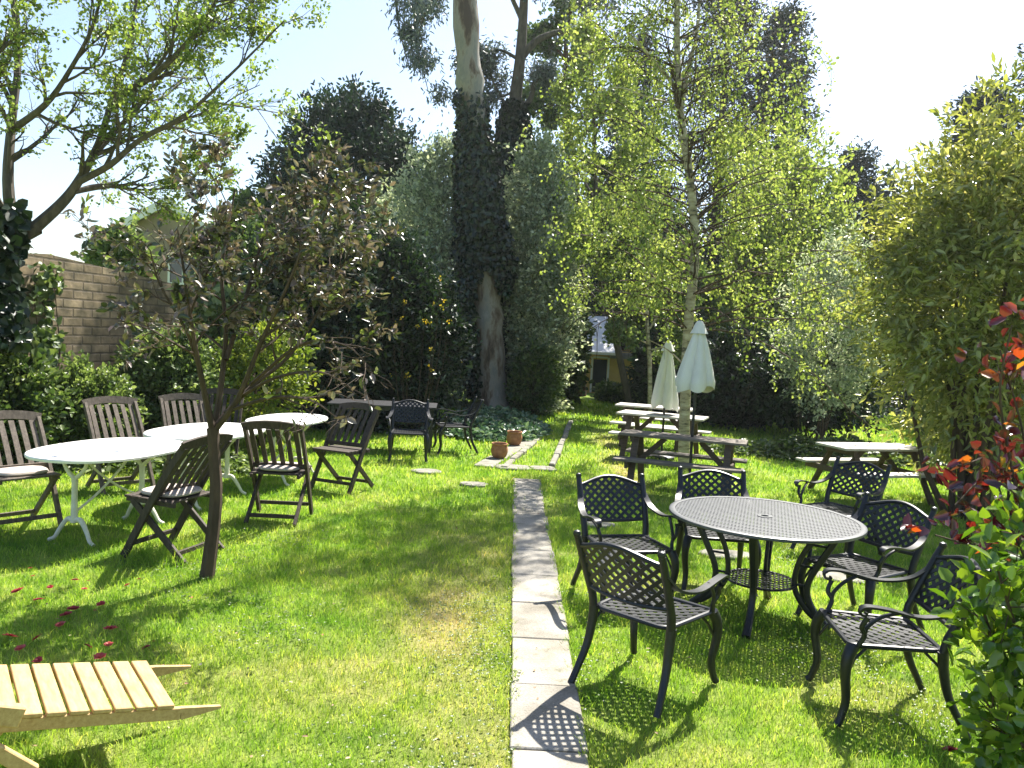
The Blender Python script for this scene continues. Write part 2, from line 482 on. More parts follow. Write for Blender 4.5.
def spray_leaves(rng, P, D, ln, m, jit, spread=.8, up=.6, droop=0.0):
    """m leaves along each spray P + t*D*ln"""
    n = len(P)
    t = rng.random((n, m)) ** .8
    D = nrm(D); ln = np.broadcast_to(ln, (n,))
    C = P[:, None] + D[:, None] * (ln[:, None] * t)[..., None]
    C[..., 2] -= droop * (t ** 2) * ln[:, None]
    C = C + rng.normal(size=C.shape) * jit
    A = D[:, None] + rng.normal(size=C.shape) * spread
    A[..., 2] -= droop * 1.0
    NN = rng.normal(size=C.shape) * .7
    NN[..., 2] += up
    cl = np.clip(np.repeat(rng.normal(.5, .22, size=(n, 1)), m, 1) + rng.normal(0, .2, size=(n, m)), 0, 1)
    return C.reshape(-1, 3), nrm(A.reshape(-1, 3)), nrm(NN.reshape(-1, 3)), cl.reshape(-1)

def lumpy(rng, k=5, amp=.22):
    w = rng.normal(size=(k, 3)) * 2.4
    ph = rng.random(k) * 6.28
    def f(d):
        return 1 + amp * np.sin(d @ w.T + ph).sum(1) / math.sqrt(k)
    return f

def crown_pts(rng, n, c, r, shell=.45, amp=.22, fn=None, zmin=None):
    d = rdir(rng, n)
    f = fn or lumpy(rng, amp=amp)
    q = shell + (1 - shell) * rng.random(n) ** .6
    P = np.array(c) + d * np.array(r) * (q * f(d))[:, None]
    if zmin is not None:
        P[:, 2] = np.maximum(P[:, 2], zmin + rng.random(n) * .25)
    return P, d

def bush(name, label, cat, base, c, r, n, m, L, Wd, mat, seed, ln=.35, shell=.4, amp=.22, up=.5, droop=0, spread=.8, bark='bark_brown',
         jit=None, stems=6, group=None, outward=1.0, upbias=.35, part='foliage', curl=0.05, stem_r=.02, trunk_part='stem', core=0):
    rng = np.random.default_rng(seed)
    root = thing(name, label, cat, base, 0, group)
    b = np.array(base)
    f = lumpy(rng, amp=amp)
    P, d = crown_pts(rng, n, np.array(c) - b, r, shell, amp, f, zmin=.08)
    D = d * outward + rng.normal(size=d.shape) * .5
    D[:, 2] += upbias
    C, A, NN, cl = spray_leaves(rng, P, D, ln * (.6 + .8 * rng.random(n)), m, jit if jit else L * .35, spread, up, droop)
    k = C[:, 2] > .02
    C, A, NN, cl = C[k], A[k], NN[k], cl[k]
    leaves(part, C, A, NN, L * (.7 + .6 * rng.random(len(C))), Wd * (.7 + .6 * rng.random(len(C))), mat, root, rng, curl=curl, rnd=cl)
    mb = MB()
    for i in range(stems):
        e = P[rng.integers(n)] * .95
        s0 = np.array([rng.normal() * r[0] * .08, rng.normal() * r[1] * .08, -.05])
        mid = s0 * .4 + e * .6 + np.array([rng.normal() * .1, rng.normal() * .1, .15]) * min(r)
        q = (s0 + mid) / 2 + rng.normal(size=3) * .06 * min(r)
        R = stem_r * (.7 + .6 * rng.random())
        mb.tube([s0, q, mid, e], [R, R * .8, R * .5, R * .2], 6)
    if stems: mb.build(trunk_part, bark, root, True)
    return root

def grow(rng, p, d, L, r, lvl, spec, out, tw):
    """recursive limbs; spec[lvl] = (children, len_factor, angle_deg, jitter, up)"""
    nseg = 5 if lvl < len(spec) - 1 else 4
    ch, lf, ang, jit, up = spec[lvl]
    pts = [np.array(p, float)]
    d = nrm(d)
    for i in range(nseg):
        d = nrm(d + rng.normal(size=3) * jit + np.array([0, 0, up]))
        pts.append(pts[-1] + d * L / nseg)
    pts = np.array(pts)
    rr = [max(r * (1 - .75 * i / nseg), .002) for i in range(nseg + 1)]
    out.append((pts, rr))
    if lvl == len(spec) - 1:
        tw.append(pts)
        return
    branch_off(rng, pts, rr, L, lvl, spec, out, tw)
def branch_off(rng, pts, rr, L, lvl, spec, out, tw, lo=.25):
    ch, lf, ang, jit, up = spec[lvl]
    n = len(pts) - 1
    for c in range(ch):
        t = lo + (1 - lo) * (c + rng.random()) / ch
        x = min(t * n, n - 1e-6); i = int(x)
        q = pts[i] + (pts[i + 1] - pts[i]) * (x - i)
        T = nrm(pts[i + 1] - pts[i])
        a = rad(ang) * (.7 + .6 * rng.random())
        s = nrm(np.cross(T, rng.normal(size=3)))
        nd = T * math.cos(a) + s * math.sin(a)
        rad_ = rr[i] * .62
        grow(rng, q, nd, L * lf * (.6 + .7 * rng.random()) * (1.15 - .5 * t), rad_, lvl + 1, spec, out, tw)
def branch_mesh(name, out, mat, parent, k=6, minr=0.0):
    mb = MB()
    for pts, rr in out:
        if max(rr) >= minr:
            mb.tube(pts, rr, k if rr[0] > .02 else 4, cap=False)
    return mb.build(name, mat, parent, True)
def smooth_path(pts, radii, n=6):
    """Catmull-Rom refinement"""
    P = np.array([tuple(p) for p in pts], float); R = np.array(radii, float)
    P = np.vstack([2 * P[0] - P[1], P, 2 * P[-1] - P[-2]])
    R = np.concatenate([[R[0]], R, [R[-1]]])
    o = []; q = []
    for i in range(1, len(P) - 2):
        for j in range(n):
            t = j / n
            a, b, c, d = P[i - 1], P[i], P[i + 1], P[i + 2]
            o.append(.5 * ((2 * b) + (-a + c) * t + (2 * a - 5 * b + 4 * c - d) * t * t + (-a + 3 * b - 3 * c + d) * t ** 3))
            q.append(R[i] * (1 - t) + R[i + 1] * t)
    o.append(P[-2]); q.append(R[-2])
    return np.array(o), q

# ================================================================== the ground
rng = np.random.default_rng(7)
PX0, PX1 = .085, .455              # path edges
PATH_END = 10.7
PTS_DRY = [(-.35, 5.4, .42, 1.3, .75), (-.15, 7.0, .3, .9, .4), (-.9, 4.3, .7, .5, .4), (-.1, 3.7, .4, .7, .45), (1.75, 12.0, .22, 1.8, .8), (1.9, 15.5, .3, 1.6, .6), (1.2, 10.6, .5, .4, .35),
           (2.2, 4.4, .5, .3, .35), (1.35, 6.3, .5, .3, .4), (.8, 3.6, .35, .4, .35), (-2.2, 4.1, .5, .25, .35)]
def dryness(x, y):
    s = np.zeros_like(x)
    for cx, cy_, sx, sy, a in PTS_DRY:
        s = np.maximum(s, a * np.exp(-((x - cx) / sx) ** 2 - ((y - cy_) / sy) ** 2))
    s = s * (1 + .35 * np.sin(x * 9 + 2 * np.sin(y * 5)) * np.sin(y * 7 + x * 3))
    return np.clip(s, 0, 1)
def gz(x, y):
    return .012 * np.sin(x * 1.3 + .7) * np.sin(y * .9) + .006 * np.sin(x * 4.1 + y * 3.3)
def ground():
    xs = np.concatenate([[-400, -120, -40, -20], np.arange(-12, 12.01, .15), [20, 40, 120, 400]])
    ys = np.concatenate([[-60, -20, -6], np.arange(-2, 26.01, .15), [30, 40, 80, 200, 600]])
    X, Y = np.meshgrid(xs, ys)
    Z = gz(X, Y) - .02
    V = np.stack([X, Y, Z], -1).reshape(-1, 3)
    nx = len(xs)
    i = np.arange(len(ys) - 1)[:, None] * nx + np.arange(nx - 1)[None]
    F = np.stack([i, i + 1, i + 1 + nx, i + nx], -1).reshape(-1, 4)
    me = bpy.data.meshes.new('ground')
    me.vertices.add(len(V)); me.vertices.foreach_set('co', V.astype(np.float32).ravel())
    me.loops.add(F.size); me.loops.foreach_set('vertex_index', F.astype(np.int32).ravel())
    me.polygons.add(len(F)); me.polygons.foreach_set('loop_start', np.arange(0, F.size, 4, dtype=np.int32))
    me.update(calc_edges=True)
    a = me.attributes.new('dry', 'FLOAT', 'POINT')
    a.data.foreach_set('value', dryness(V[:, 0], V[:, 1]).astype(np.float32))
    me.shade_smooth()
    me.materials.append(MATS['lawn_ground'])
    o = bpy.data.objects.new('ground', me); COL.objects.link(o)
    tag(o, kind='structure')
ground()

# flush stones in the lawn, (x, y, rx, ry)
STONES = [(W(427, 471), .22, .17), (W(474, 484), .2, .14), (W(598, 524), .2, .13), (W(727, 554), .27, .15), (W(846, 577), .3, .15)]
SLABS = [(W(514, 467), .26, .2), (W(542, 468), .2, .17)]
def on_hard(x, y):
    e1 = .014 * np.sin(y * 23) + .018 * np.sin(y * 7.3 + 1) + .010 * np.sin(y * 61)
    e2 = .014 * np.sin(y * 19 + 2) + .018 * np.sin(y * 6.1 + 4) + .010 * np.sin(y * 53)
    k = (x > PX0 + .018 + e1) & (x < PX1 - .018 - e2) & (y < PATH_END)
    for p, rx, ry in STONES + SLABS:
        k |= ((x - p.x) / (rx * .88)) ** 2 + ((y - p.y) / (ry * .88)) ** 2 < 1
    k |= (np.abs((x - PAD[0].x) - (y - PAD[0].y) * PADK) < .14) & (y > PAD[0].y) & (y < PAD[1].y)
    return k
PAD = (W(484, 466), W(528, 440)); PADK = (PAD[1].x - PAD[0].x) / (PAD[1].y - PAD[0].y)

def lawn_blades():
    rng = np.random.default_rng(11)
    Ps = []; H = []; Wd = []
    def zone(y0, y1, dens, h, w, xl=None):
        n = int((y1 - y0) * 2 * (.72 * y1 + .5) * dens)
        y = y0 + (y1 - y0) * rng.random(n)
        x = (rng.random(n) * 2 - 1) * (.72 * y1 + .5)
        k = (np.abs(x) < .70 * y + .4) & ~on_hard(x, y)
        x = x[k]; y = y[k]
        # tufty cover
        t = .5 + .5 * np.sin(x * 5.1 + 2.2 * np.sin(y * 3.7)) * np.sin(y * 6.3 + 1.7 * np.sin(x * 4.4))
        dr = dryness(x, y)
        k = rng.random(len(x)) < (.72 + .28 * t) * (1 - .35 * dr)
        x, y, t, dr = x[k], y[k], t[k], dr[k]
        edge = np.clip(1 - np.minimum(np.abs(x - PX0), np.abs(x - PX1)) / .06, 0, 1) * (y < PATH_END)
        hh = h * (.55 + .45 * rng.random(len(x)) + .5 * t * rng.random(len(x))) * (1 - .45 * dr) * (1 + .35 * edge)
        Ps.append(np.stack([x, y, gz(x, y) - .022], 1)); H.append(hh); Wd.append(w * (.7 + .6 * rng.random(len(x))))
    zone(2.9, 4.4, 6500, .045, .0042)
    zone(4.4, 6.0, 4800, .048, .0050)
    zone(6.0, 8.5, 2900, .052, .0065)
    zone(8.5, 12, 1300, .058, .0095)
    zone(12, 18, 480, .07, .016)
    zone(18, 25, 160, .09, .03)
    # taller tufts round legs and trunk
    for cx, cy_, n, s, h in [(-2.72, 6.35, 700, .16, .13), (-3.0, 3.4, 900, .4, .11), (2.3, 4.0, 500, .3, .09), (-2.25, 3.15, 600, .3, .11), (2.6, 3.6, 700, .35, .10), (1.5, 8.9, 500, .5, .1), (2.6, 11.2, 500, .3, .14)]:
        x = cx + rng.normal(size=n) * s; y = cy_ + rng.normal(size=n) * s
        Ps.append(np.stack([x, y, gz(x, y) - .022], 1)); H.append(h * (.4 + .8 * rng.random(n))); Wd.append(.005 * (.7 + .6 * rng.random(n)))
    P = np.concatenate(Ps); H = np.concatenate(H); Wd = np.concatenate(Wd)
    n = len(P)
    a = rng.random(n) * 2 * PI
    side = np.stack([np.cos(a), np.sin(a), np.zeros(n)], 1) * Wd[:, None] / 2
    b = rng.random(n) * 2 * PI
    lean = np.stack([np.cos(b), np.sin(b), np.zeros(n)], 1) * (H * (.15 + .75 * rng.random(n)))[:, None]
    upv = np.stack([np.zeros(n), np.zeros(n), H], 1)
    V = np.stack([P - side, P + side, P + side * .75 + lean * .35 + upv * .6, P - side * .75 + lean * .35 + upv * .6,
                  P + lean + upv * .98 + side * .15, P + lean + upv * .98 - side * .15], 1).reshape(-1, 3)
    o = quad_mesh('grass', V, 6, [(0, 1, 2, 3), (3, 2, 4, 5)], rng.random(n) ** 1.1, 'grass_blades', None, {'dry': dryness(P[:, 0], P[:, 1]) * .8})
    tag(o, 'short green mown grass covering the garden lawn', 'grass', kind='stuff')
    return n
print('blades', lawn_blades())

# paved path: slabs with joints, one object
def path():
    rng = np.random.default_rng(3)
    V = []; rn = []
    y = 2.2
    joints = [2.2, 2.9, 3.62, 4.32, 5.0, 5.68, 6.35, 7.1, 7.8, 8.5, 9.15, 9.9, PATH_END]
    mb = MB()
    for a, b in zip(joints, joints[1:]):
        t = rng.normal() * .004
        mb.box(((PX0 + PX1) / 2 + t, (a + b) / 2, -.022 + rng.normal() * .0015), (PX1 - PX0 + rng.normal() * .008, b - a - .012, .05), Matrix.Rotation(rng.normal() * .004, 3, 'Z'), .006)
    o = mb.build('path', 'paving')
    me = o.data
    nf = len(me.polygons) // (len(joints) - 1)
    at_ = me.attributes.new('rnd', 'FLOAT', 'FACE')
    at_.data.foreach_set('value', np.repeat(rng.random(len(joints) - 1), nf).astype(np.float32))
    tag(o, kind='structure')
path()
def flag(name, p, rx, ry, label, seed, cat='stepping stone', group=None, z=.004, sides=14, sq=2.0):
    r = np.random.default_rng(seed)
    mb = MB()
    rr = 1 + r.normal(size=sides) * .06
    def ring(k, zz):
        o = []
        for j in range(sides):
            a = 2 * PI * j / sides
            q = (abs(math.cos(a)) ** sq + abs(math.sin(a)) ** sq) ** (-1 / sq)
            o.append((rx * rr[j] * q * math.cos(a) * k, ry * rr[j] * q * math.sin(a) * k, zz))
        return o
    vs = ring(1, -.06) + ring(1, z - .008) + ring(.95, z)
    s = sides
    fs = [(i * s + j, i * s + (j + 1) % s, (i + 1) * s + (j + 1) % s, (i + 1) * s + j) for i in range(2) for j in range(s)] + [tuple(2 * s + j for j in range(s))]
    mb.add(vs, fs)
    o = mb.build(name, 'stone')
    o.location = (p.x, p.y, .004)
    tag(o, label, cat, group)
SL = ['flat pale stepping stone in the lawn before the shaded metal armchair',
      'flat grey stepping stone in the lawn just left of the far end of the path',
      'pale stepping stone in the grass between the path and the back left metal chair',
      'pale stepping stone in the grass seen under the left side of the round metal table',
      'pale stepping stone in the grass seen under the right side of the round metal table']
for i, ((p, rx, ry), l) in enumerate(zip(STONES, SL)):
    flag('stepping_stone', p, rx, ry, l, 40 + i)
flag('paving_slab', *SLABS[0], 'small pale paving slab in grass beyond the path end, left one beside the terracotta pots', 50, 'paving slab', sq=4)
flag('paving_slab', *SLABS[1], 'small buff paving slab in grass beyond the path end, at the foot of the right stone edging', 51, 'paving slab', sq=4)

def edging(a, b, n, w, h, label, seed, mat='stone', name='stone_edging'):
    r = np.random.default_rng(seed)
    root = thing(name, label, 'stone edging', (a.x, a.y, 0))
    d = (b - a)
    for i in range(n):
        mb = MB()
        p = d * ((i + .5) / n); q = d.normalized()
        mb.bar(Vector((p.x, p.y, h / 2 - .04)) - q * (d.length / n * .47) + Vector((r.normal() * .01, 0, 0)), Vector((p.x, p.y, h / 2 - .04)) + q * (d.length / n * .47), w * (1 + r.normal() * .08), h * (1 + r.normal() * .08), bevel=.015)
        mb.build('edging_stone', mat, root)
    return root
edging(W(552, 467), W(571, 422), 6, .10, .09, 'right row of low pale kerb stones running up the lawn beyond the path', 5)
edging(W(503, 468), W(541, 437), 5, .09, .075, 'left row of low pale kerb stones beside the two terracotta pots', 6)
mb = MB()
pa, pb = PAD
mb.bar((pa.x - .02, pa.y, -.02), (pb.x - .02, pb.y, -.02), .30, .05, bevel=.01)
tag(mb.build('paving_slab', 'stone'), 'long pale stone slab on which the two terracotta pots stand', 'paving slab')

# ================================================================== boundary wall and houses
def garden_wall():
    A = at(-60, 250, 8.6); B = at(48, 254, 10.4); C = at(208, 292, 14.2); D = at(330, 318, 19)
    pts = [(A.x, A.y, A.z), (B.x, B.y, B.z), (C.x, C.y, C.z), (D.x, D.y, D.z)]
    me = bpy.data.meshes.new('garden_wall')
    vs = []; fs = []; uvs = []
    t = .24
    s = 0
    for i, (x, y, z) in enumerate(pts):
        j = min(i, len(pts) - 2)
        dx, dy = pts[j + 1][0] - pts[j][0], pts[j + 1][1] - pts[j][1]
        l = math.hypot(dx, dy); nx, ny = dy / l, -dx / l
        if i: s += math.hypot(x - pts[i - 1][0], y - pts[i - 1][1])
        vs += [(x, y, -.3), (x, y, z), (x - nx * t, y - ny * t, z), (x - nx * t, y - ny * t, -.3)]
        uvs.append((s, z))
    for i in range(len(pts) - 1):
        for k in range(3):
            fs.append((i * 4 + k, (i + 1) * 4 + k, (i + 1) * 4 + k + 1, i * 4 + k + 1))
    fs.append((0, 1, 2, 3)); e = (len(pts) - 1) * 4; fs.append((e + 3, e + 2, e + 1, e))
    me.from_pydata(vs, [], fs)
    uv = me.uv_layers.new(name='UVMap')
    vv = {}
    for i in range(len(pts)):
        vv[i * 4] = (uvs[i][0], -.3); vv[i * 4 + 1] = (uvs[i][0], uvs[i][1]); vv[i * 4 + 2] = (uvs[i][0], uvs[i][1] + t); vv[i * 4 + 3] = (uvs[i][0], -.3 + .1)
    for l in me.loops: uv.data[l.index].uv = vv[l.vertex_index]
    me.materials.append(MATS['block_wall'])
    o = bpy.data.objects.new('garden_wall', me); COL.objects.link(o)
    tag(o, 'tall old rubble block wall along the left side of the garden, striped by branch shadows', 'wall')
garden_wall()

def gable_house(name, label, c, w, dpt, eave, ridge, rz, wallm, roofm, windows=(), over=.35, trim=True):
    """gable end faces local -y; ridge runs along y"""
    root = thing(name, label, 'house', c, rz)
    mb = MB()
    x, y = w / 2, dpt / 2
    mb.add([(-x, -y, -.3), (x, -y, -.3), (x, -y, eave), (0, -y, ridge), (-x, -y, eave), (-x, y, -.3), (x, y, -.3), (x, y, eave), (0, y, ridge), (-x, y, eave)],
           [(0, 1, 2, 3, 4), (9, 8, 7, 6, 5), (1, 6, 7, 2), (5, 0, 4, 9)])
    mb.build('wall', wallm, root)
    sl = (ridge - eave) / x
    mb = MB()
    for s in (-1, 1):
        a = (s * (x + over), eave - sl * over)
        mb.add([(0, -y - over, ridge + .02), (0, y + over, ridge + .02), (a[0], y + over, a[1] + .02), (a[0], -y - over, a[1] + .02),
                (0, -y - over, ridge + .18), (0, y + over, ridge + .18), (a[0], y + over, a[1] + .18), (a[0], -y - over, a[1] + .18)],
               [(0, 1, 2, 3), (7, 6, 5, 4), (0, 3, 7, 4), (1, 5, 6, 2), (3, 2, 6, 7)])
    rf = mb.build('roof', roofm, root)
    if trim:
        mb = MB()
        for s in (-1, 1):
            mb.bar((0, -y - over - .04, ridge + .08), (s * (x + over), -y - over - .04, eave - sl * over + .08), .05, .26)
        mb.build('bargeboard', 'white_trim', rf)
    for (wx, wz, ww, wh, kind) in windows:
        fr = MB()
        t = .07
        Y = -y - .03
        for (cx, cz, sx, sz) in [(wx, wz + wh / 2, ww + t, t), (wx, wz - wh / 2, ww + t, t), (wx - ww / 2, wz, t, wh - t), (wx + ww / 2, wz, t, wh - t), (wx, wz, t * .6, wh - t)]:
            fr.box((cx, Y, cz), (sx, .08, sz))
        f = fr.build(kind, 'white_trim', root)
        g = MB(); g.box((wx, -y - .006, wz), (ww - t, .03, wh - t)); g.build('pane', 'window_glass', f)
    return root
pc = at(132, 330, 27); zr = at(140, 204, 27).z; ze = at(100, 236, 27).z
gable_house('neighbour_house', 'brown rendered neighbouring house with white bargeboards peeping over the left wall', (pc.x + .6, pc.y + 4, 0), 3.7, 8, ze, zr, rad(8), 'wall_render', 'roof_slate', [(.5, 3.6, .9, 1.0, 'window')])
cc = at(588, 380, 31)
# cottage at the end of the lawn, its roof plane facing the garden
def cottage():
    root = thing('garden_cottage', 'small ochre cottage with bright pale roof glimpsed at the far end of the lawn', 'cottage', (cc.x, cc.y, 0))
    x0, x1, eave, ridge = -5.0, 1.75, 1.55, 2.75
    mb = MB()
    y0, y1, ym = -2, 3, .5
    mb.add([(x0, y0, -.3), (x1, y0, -.3), (x1, y0, eave), (x0, y0, eave), (x0, y1, -.3), (x1, y1, -.3), (x1, y1, eave), (x0, y1, eave), (x0, ym, ridge), (x1, ym, ridge)],
           [(0, 1, 2, 3), (1, 5, 6, 9, 2), (5, 4, 7, 6), (4, 0, 3, 8, 7)])
    mb.build('wall', 'wall_ochre', root)
    mb = MB()
    for ya, s in ((y0 - .35, -1), (y1 + .35, 1)):
        e = eave - .35 * (ridge - eave) / 2.5
        mb.add([(x0 - .3, ya, e + .02), (.75, ya, e + .02), (.75, ym, ridge + .02), (x0 - .3, ym, ridge + .02), (x0 - .3, ya, e + .12), (.75, ya, e + .12), (.75, ym, ridge + .12), (x0 - .3, ym, ridge + .12)],
               [(0, 3, 2, 1), (4, 5, 6, 7), (0, 1, 5, 4), (1, 2, 6, 5), (3, 0, 4, 7)])
    mb.build('roof', 'roof_pale', root)
    mb = MB(); mb.box((1.25, .5, 1.35), (1.4, 5.6, .12)); mb.box((1.25, .5, 1.46), (1.3, 5.5, .1)); mb.build('lean_to_roof', 'roof_slate', root)
    fr = MB()
    for q in ((.02, 1.3, .05, 1.5), (.62, 1.3, .05, 1.5)): fr.box((q[0] - .1, y0 - .03, .35 + .3), (.07, .07, 1.3))
    fr.box((.22, y0 - .03, 1.30), (.53, .07, .07))
    d = fr.build('door', 'white_trim', root)
    g = MB(); g.box((.22, y0 - .012, .62), (.5, .03, 1.2)); g.build('pane', 'window_glass', d)
cottage()

# ================================================================== furniture
def lattice(mb, f, inside, hu, hv, pitch, w, t, step=.02, off=.0012):
    """woven-looking diagonal bars across the surface f(u,v)"""
    e = 1e-3
    def nor(u, v):
        a = np.array(f(u + e, v)) - np.array(f(u - e, v)); b = np.array(f(u, v + e)) - np.array(f(u, v - e))
        return nrm(np.cross(a, b))
    R = hu + hv
    K = int(R / pitch) + 2
    for s in (1, -1):
        for k in range(-K, K + 1):
            c = (k + .5) * pitch
            run = []
            us = np.arange(-hu, hu + step * .5, step)
            segs = []
            for u in us:
                v = s * (u) + c
                if abs(v) <= hv and inside(u, v): run.append((u, v))
                else:
                    if len(run) > 1: segs.append(run)
                    run = []
            if len(run) > 1: segs.append(run)
            for r in segs:
                # reach out to the edge
                for en, d in ((0, -1), (-1, 1)):
                    u, v = r[en]
                    for q in range(8):
                        u2, v2 = u + d * step / 6, v + s * d * step / 6
                        if abs(v2) > hv or abs(u2) > hu or not inside(u2, v2): break
                        u, v = u2, v2
                    r[en] = (u, v)
                P = []; Nn = []
                for i, (u, v) in enumerate(r):
                    n = nor(u, v)
                    P.append(np.array(f(u, v)) + n * off * s); Nn.append(n)
                mb.strip(P, Nn, w, t)

def cast_chair(label):
    root = thing('metal_armchair', label, 'chair', group='black cast metal armchairs round the round table')
    M = 'black_cast_metal'
    # seat
    def hw(v): return .235 - .03 * (v + .22) / .44
    def fs(u, v): return (u, v, .425 + .012 * (u / .23) ** 2 - .012 * math.cos(v * 4) - .03 * max(0, -v - .15) ** 1.0)
    mb = MB()
    lattice(mb, fs, lambda u, v: abs(u) < hw(v) - .004 and abs(v) < .216, .24, .22, .066, .0235, .006)
    q = []
    cr = .05
    for cx, cy_, a0 in ((1, -1, -90), (1, 1, 0), (-1, 1, 90), (-1, -1, 180)):
        for k in range(5):
            a = rad(a0 + k * 22.5)
            yv = cy_ * (.22 - cr) + cr * math.sin(a)
            xv = cx * (hw(yv) - cr) + cr * math.cos(a)
            z = fs(xv, yv)[2]
            q.append((xv, yv, z))
    q.append(q[0])
    mb.tube(q, .0135, 8, cap=False)
    mb.build('seat', M, root, True)
    # backrest
    def fb(u, v):
        return (u, .222 + .40 * v + .035 * (1 - (u / .23) ** 2), .475 + v)
    def vt(u): return .325 + .058 * math.cos(min(1, abs(u) / .225) * PI * .5) ** 1.3
    def vb(u): return .055 + .018 * (u / .225) ** 2
    mb = MB()
    lattice(mb, fb, lambda u, v: abs(u) < .222 and vb(u) < v < vt(u), .225, .42, .060, .0205, .006)
    us = np.linspace(-.225, .225, 15)
    mb.tube([fb(u, vt(u)) for u in us], [.0145] * 15, 8)
    mb.tube([fb(u, vb(u)) for u in us], [.0135] * 15, 8)
    for s in (-1, 1):
        mb.tube([(s * .222, .215, .42), (s * .226, .228, .50), (s * .232, .285, .64), (s * .236, .352, .80), (s * .237, .376, .855)], [.023, .022, .021, .020, .018], 10)
        mb.lathe([(.001, -.024), (.016, -.016), (.021, 0), (.016, .015), (.001, .021)], 12, (s * .237, .381, .868))
    mb.build('backrest', M, root, True)
    for s in (-1, 1):
        mb = MB()
        p, r = smooth_path([(s * .226, -.205, .425), (s * .243, -.232, .36), (s * .246, -.238, .27), (s * .232, -.222, .13), (s * .24, -.245, .03), (s * .246, -.262, 0)], [.031, .028, .024, .020, .018, .02], 4)
        mb.tube(p, r, 10); mb.build('leg', M, root, True)
        mb = MB()
        p, r = smooth_path([(s * .222, .212, .43), (s * .222, .222, .33), (s * .228, .25, .2), (s * .24, .31, .07), (s * .246, .345, 0)], [.026, .024, .021, .018, .019], 4)
        mb.tube(p, r, 10); mb.build('leg', M, root, True)
        # armrest: flat bar dipping from the back post, scroll at the front
        p, _ = smooth_path([(s * .234, .335, .745), (s * .256, .235, .655), (s * .280, .08, .622), (s * .292, -.08, .652), (s * .288, -.175, .658), (s * .28, -.205, .638), (s * .274, -.200, .612), (s * .27, -.178, .608), (s * .268, -.172, .622)], [1] * 9, 5)
        T = np.gradient(p, axis=0)
        Nn = np.cross(nrm(T), np.array([1., 0, 0])) * -1
        Nn = np.where(Nn[:, 2:3] < -9, -Nn, Nn)
        mb = MB()
        mb.strip(p[:26], Nn[:26], .042, .012)
        mb.strip(p[25:], Nn[25:], .026, .011)
        arm = mb.build('armrest', M, root, True)
        mb = MB()
        a, _ = smooth_path([(s * .275, -.165, .60), (s * .262, -.185, .54), (s * .248, -.165, .49), (s * .236, -.19, .42)], [1] * 4, 5)
        mb.tube(a, .0125, 8)
        a, _ = smooth_path([(s * .284, -.02, .64), (s * .262, -.10, .60), (s * .252, -.155, .54), (s * .250, -.165, .50)], [1] * 4, 5)
        mb.tube(a, .0105, 8)
        mb.build('arm_support', M, arm, True)
    for s in (-1, 1):
        mb = MB(); mb.tube([(s * .20, .14, .41), (s * .212, .20, .35), (s * .222, .25, .26)], .008, 6); mb.build('brace', M, root, True)
        mb = MB(); mb.tube([(s * .20, -.13, .41), (s * .215, -.19, .35), (s * .236, -.228, .27)], .008, 6); mb.build('brace', M, root, True)
    return root

CH = 'black lattice cast metal armchair '
CHAIRS = [
    ((.88, 4.47), (.66, .75), CH + 'seen from behind beside the path'),
    ((.93, 5.88), (.25, -.97), CH + 'facing the camera, left behind the round table'),
    ((1.74, 6.40), (-.08, -1), CH + 'facing the camera, seat under the far table edge'),
    ((3.22, 7.60), (-.80, -.60), CH + 'on open lawn before the pale picnic table'),
    ((2.56, 5.60), (-.87, -.5), CH + 'right of the table, back beside the red leaves'),
    ((2.10, 4.28), (-1, .10), CH + 'side on, half hidden by the glossy shrub'),
]
proto = cast_chair('x')
for i, (p, d, l) in enumerate(CHAIRS):
    o = proto if i == 0 else copy_tree(proto)
    o.scale = (1.14, 1.08, 1.0)
    place(o, (p[0], p[1], 0), face(*d), l)

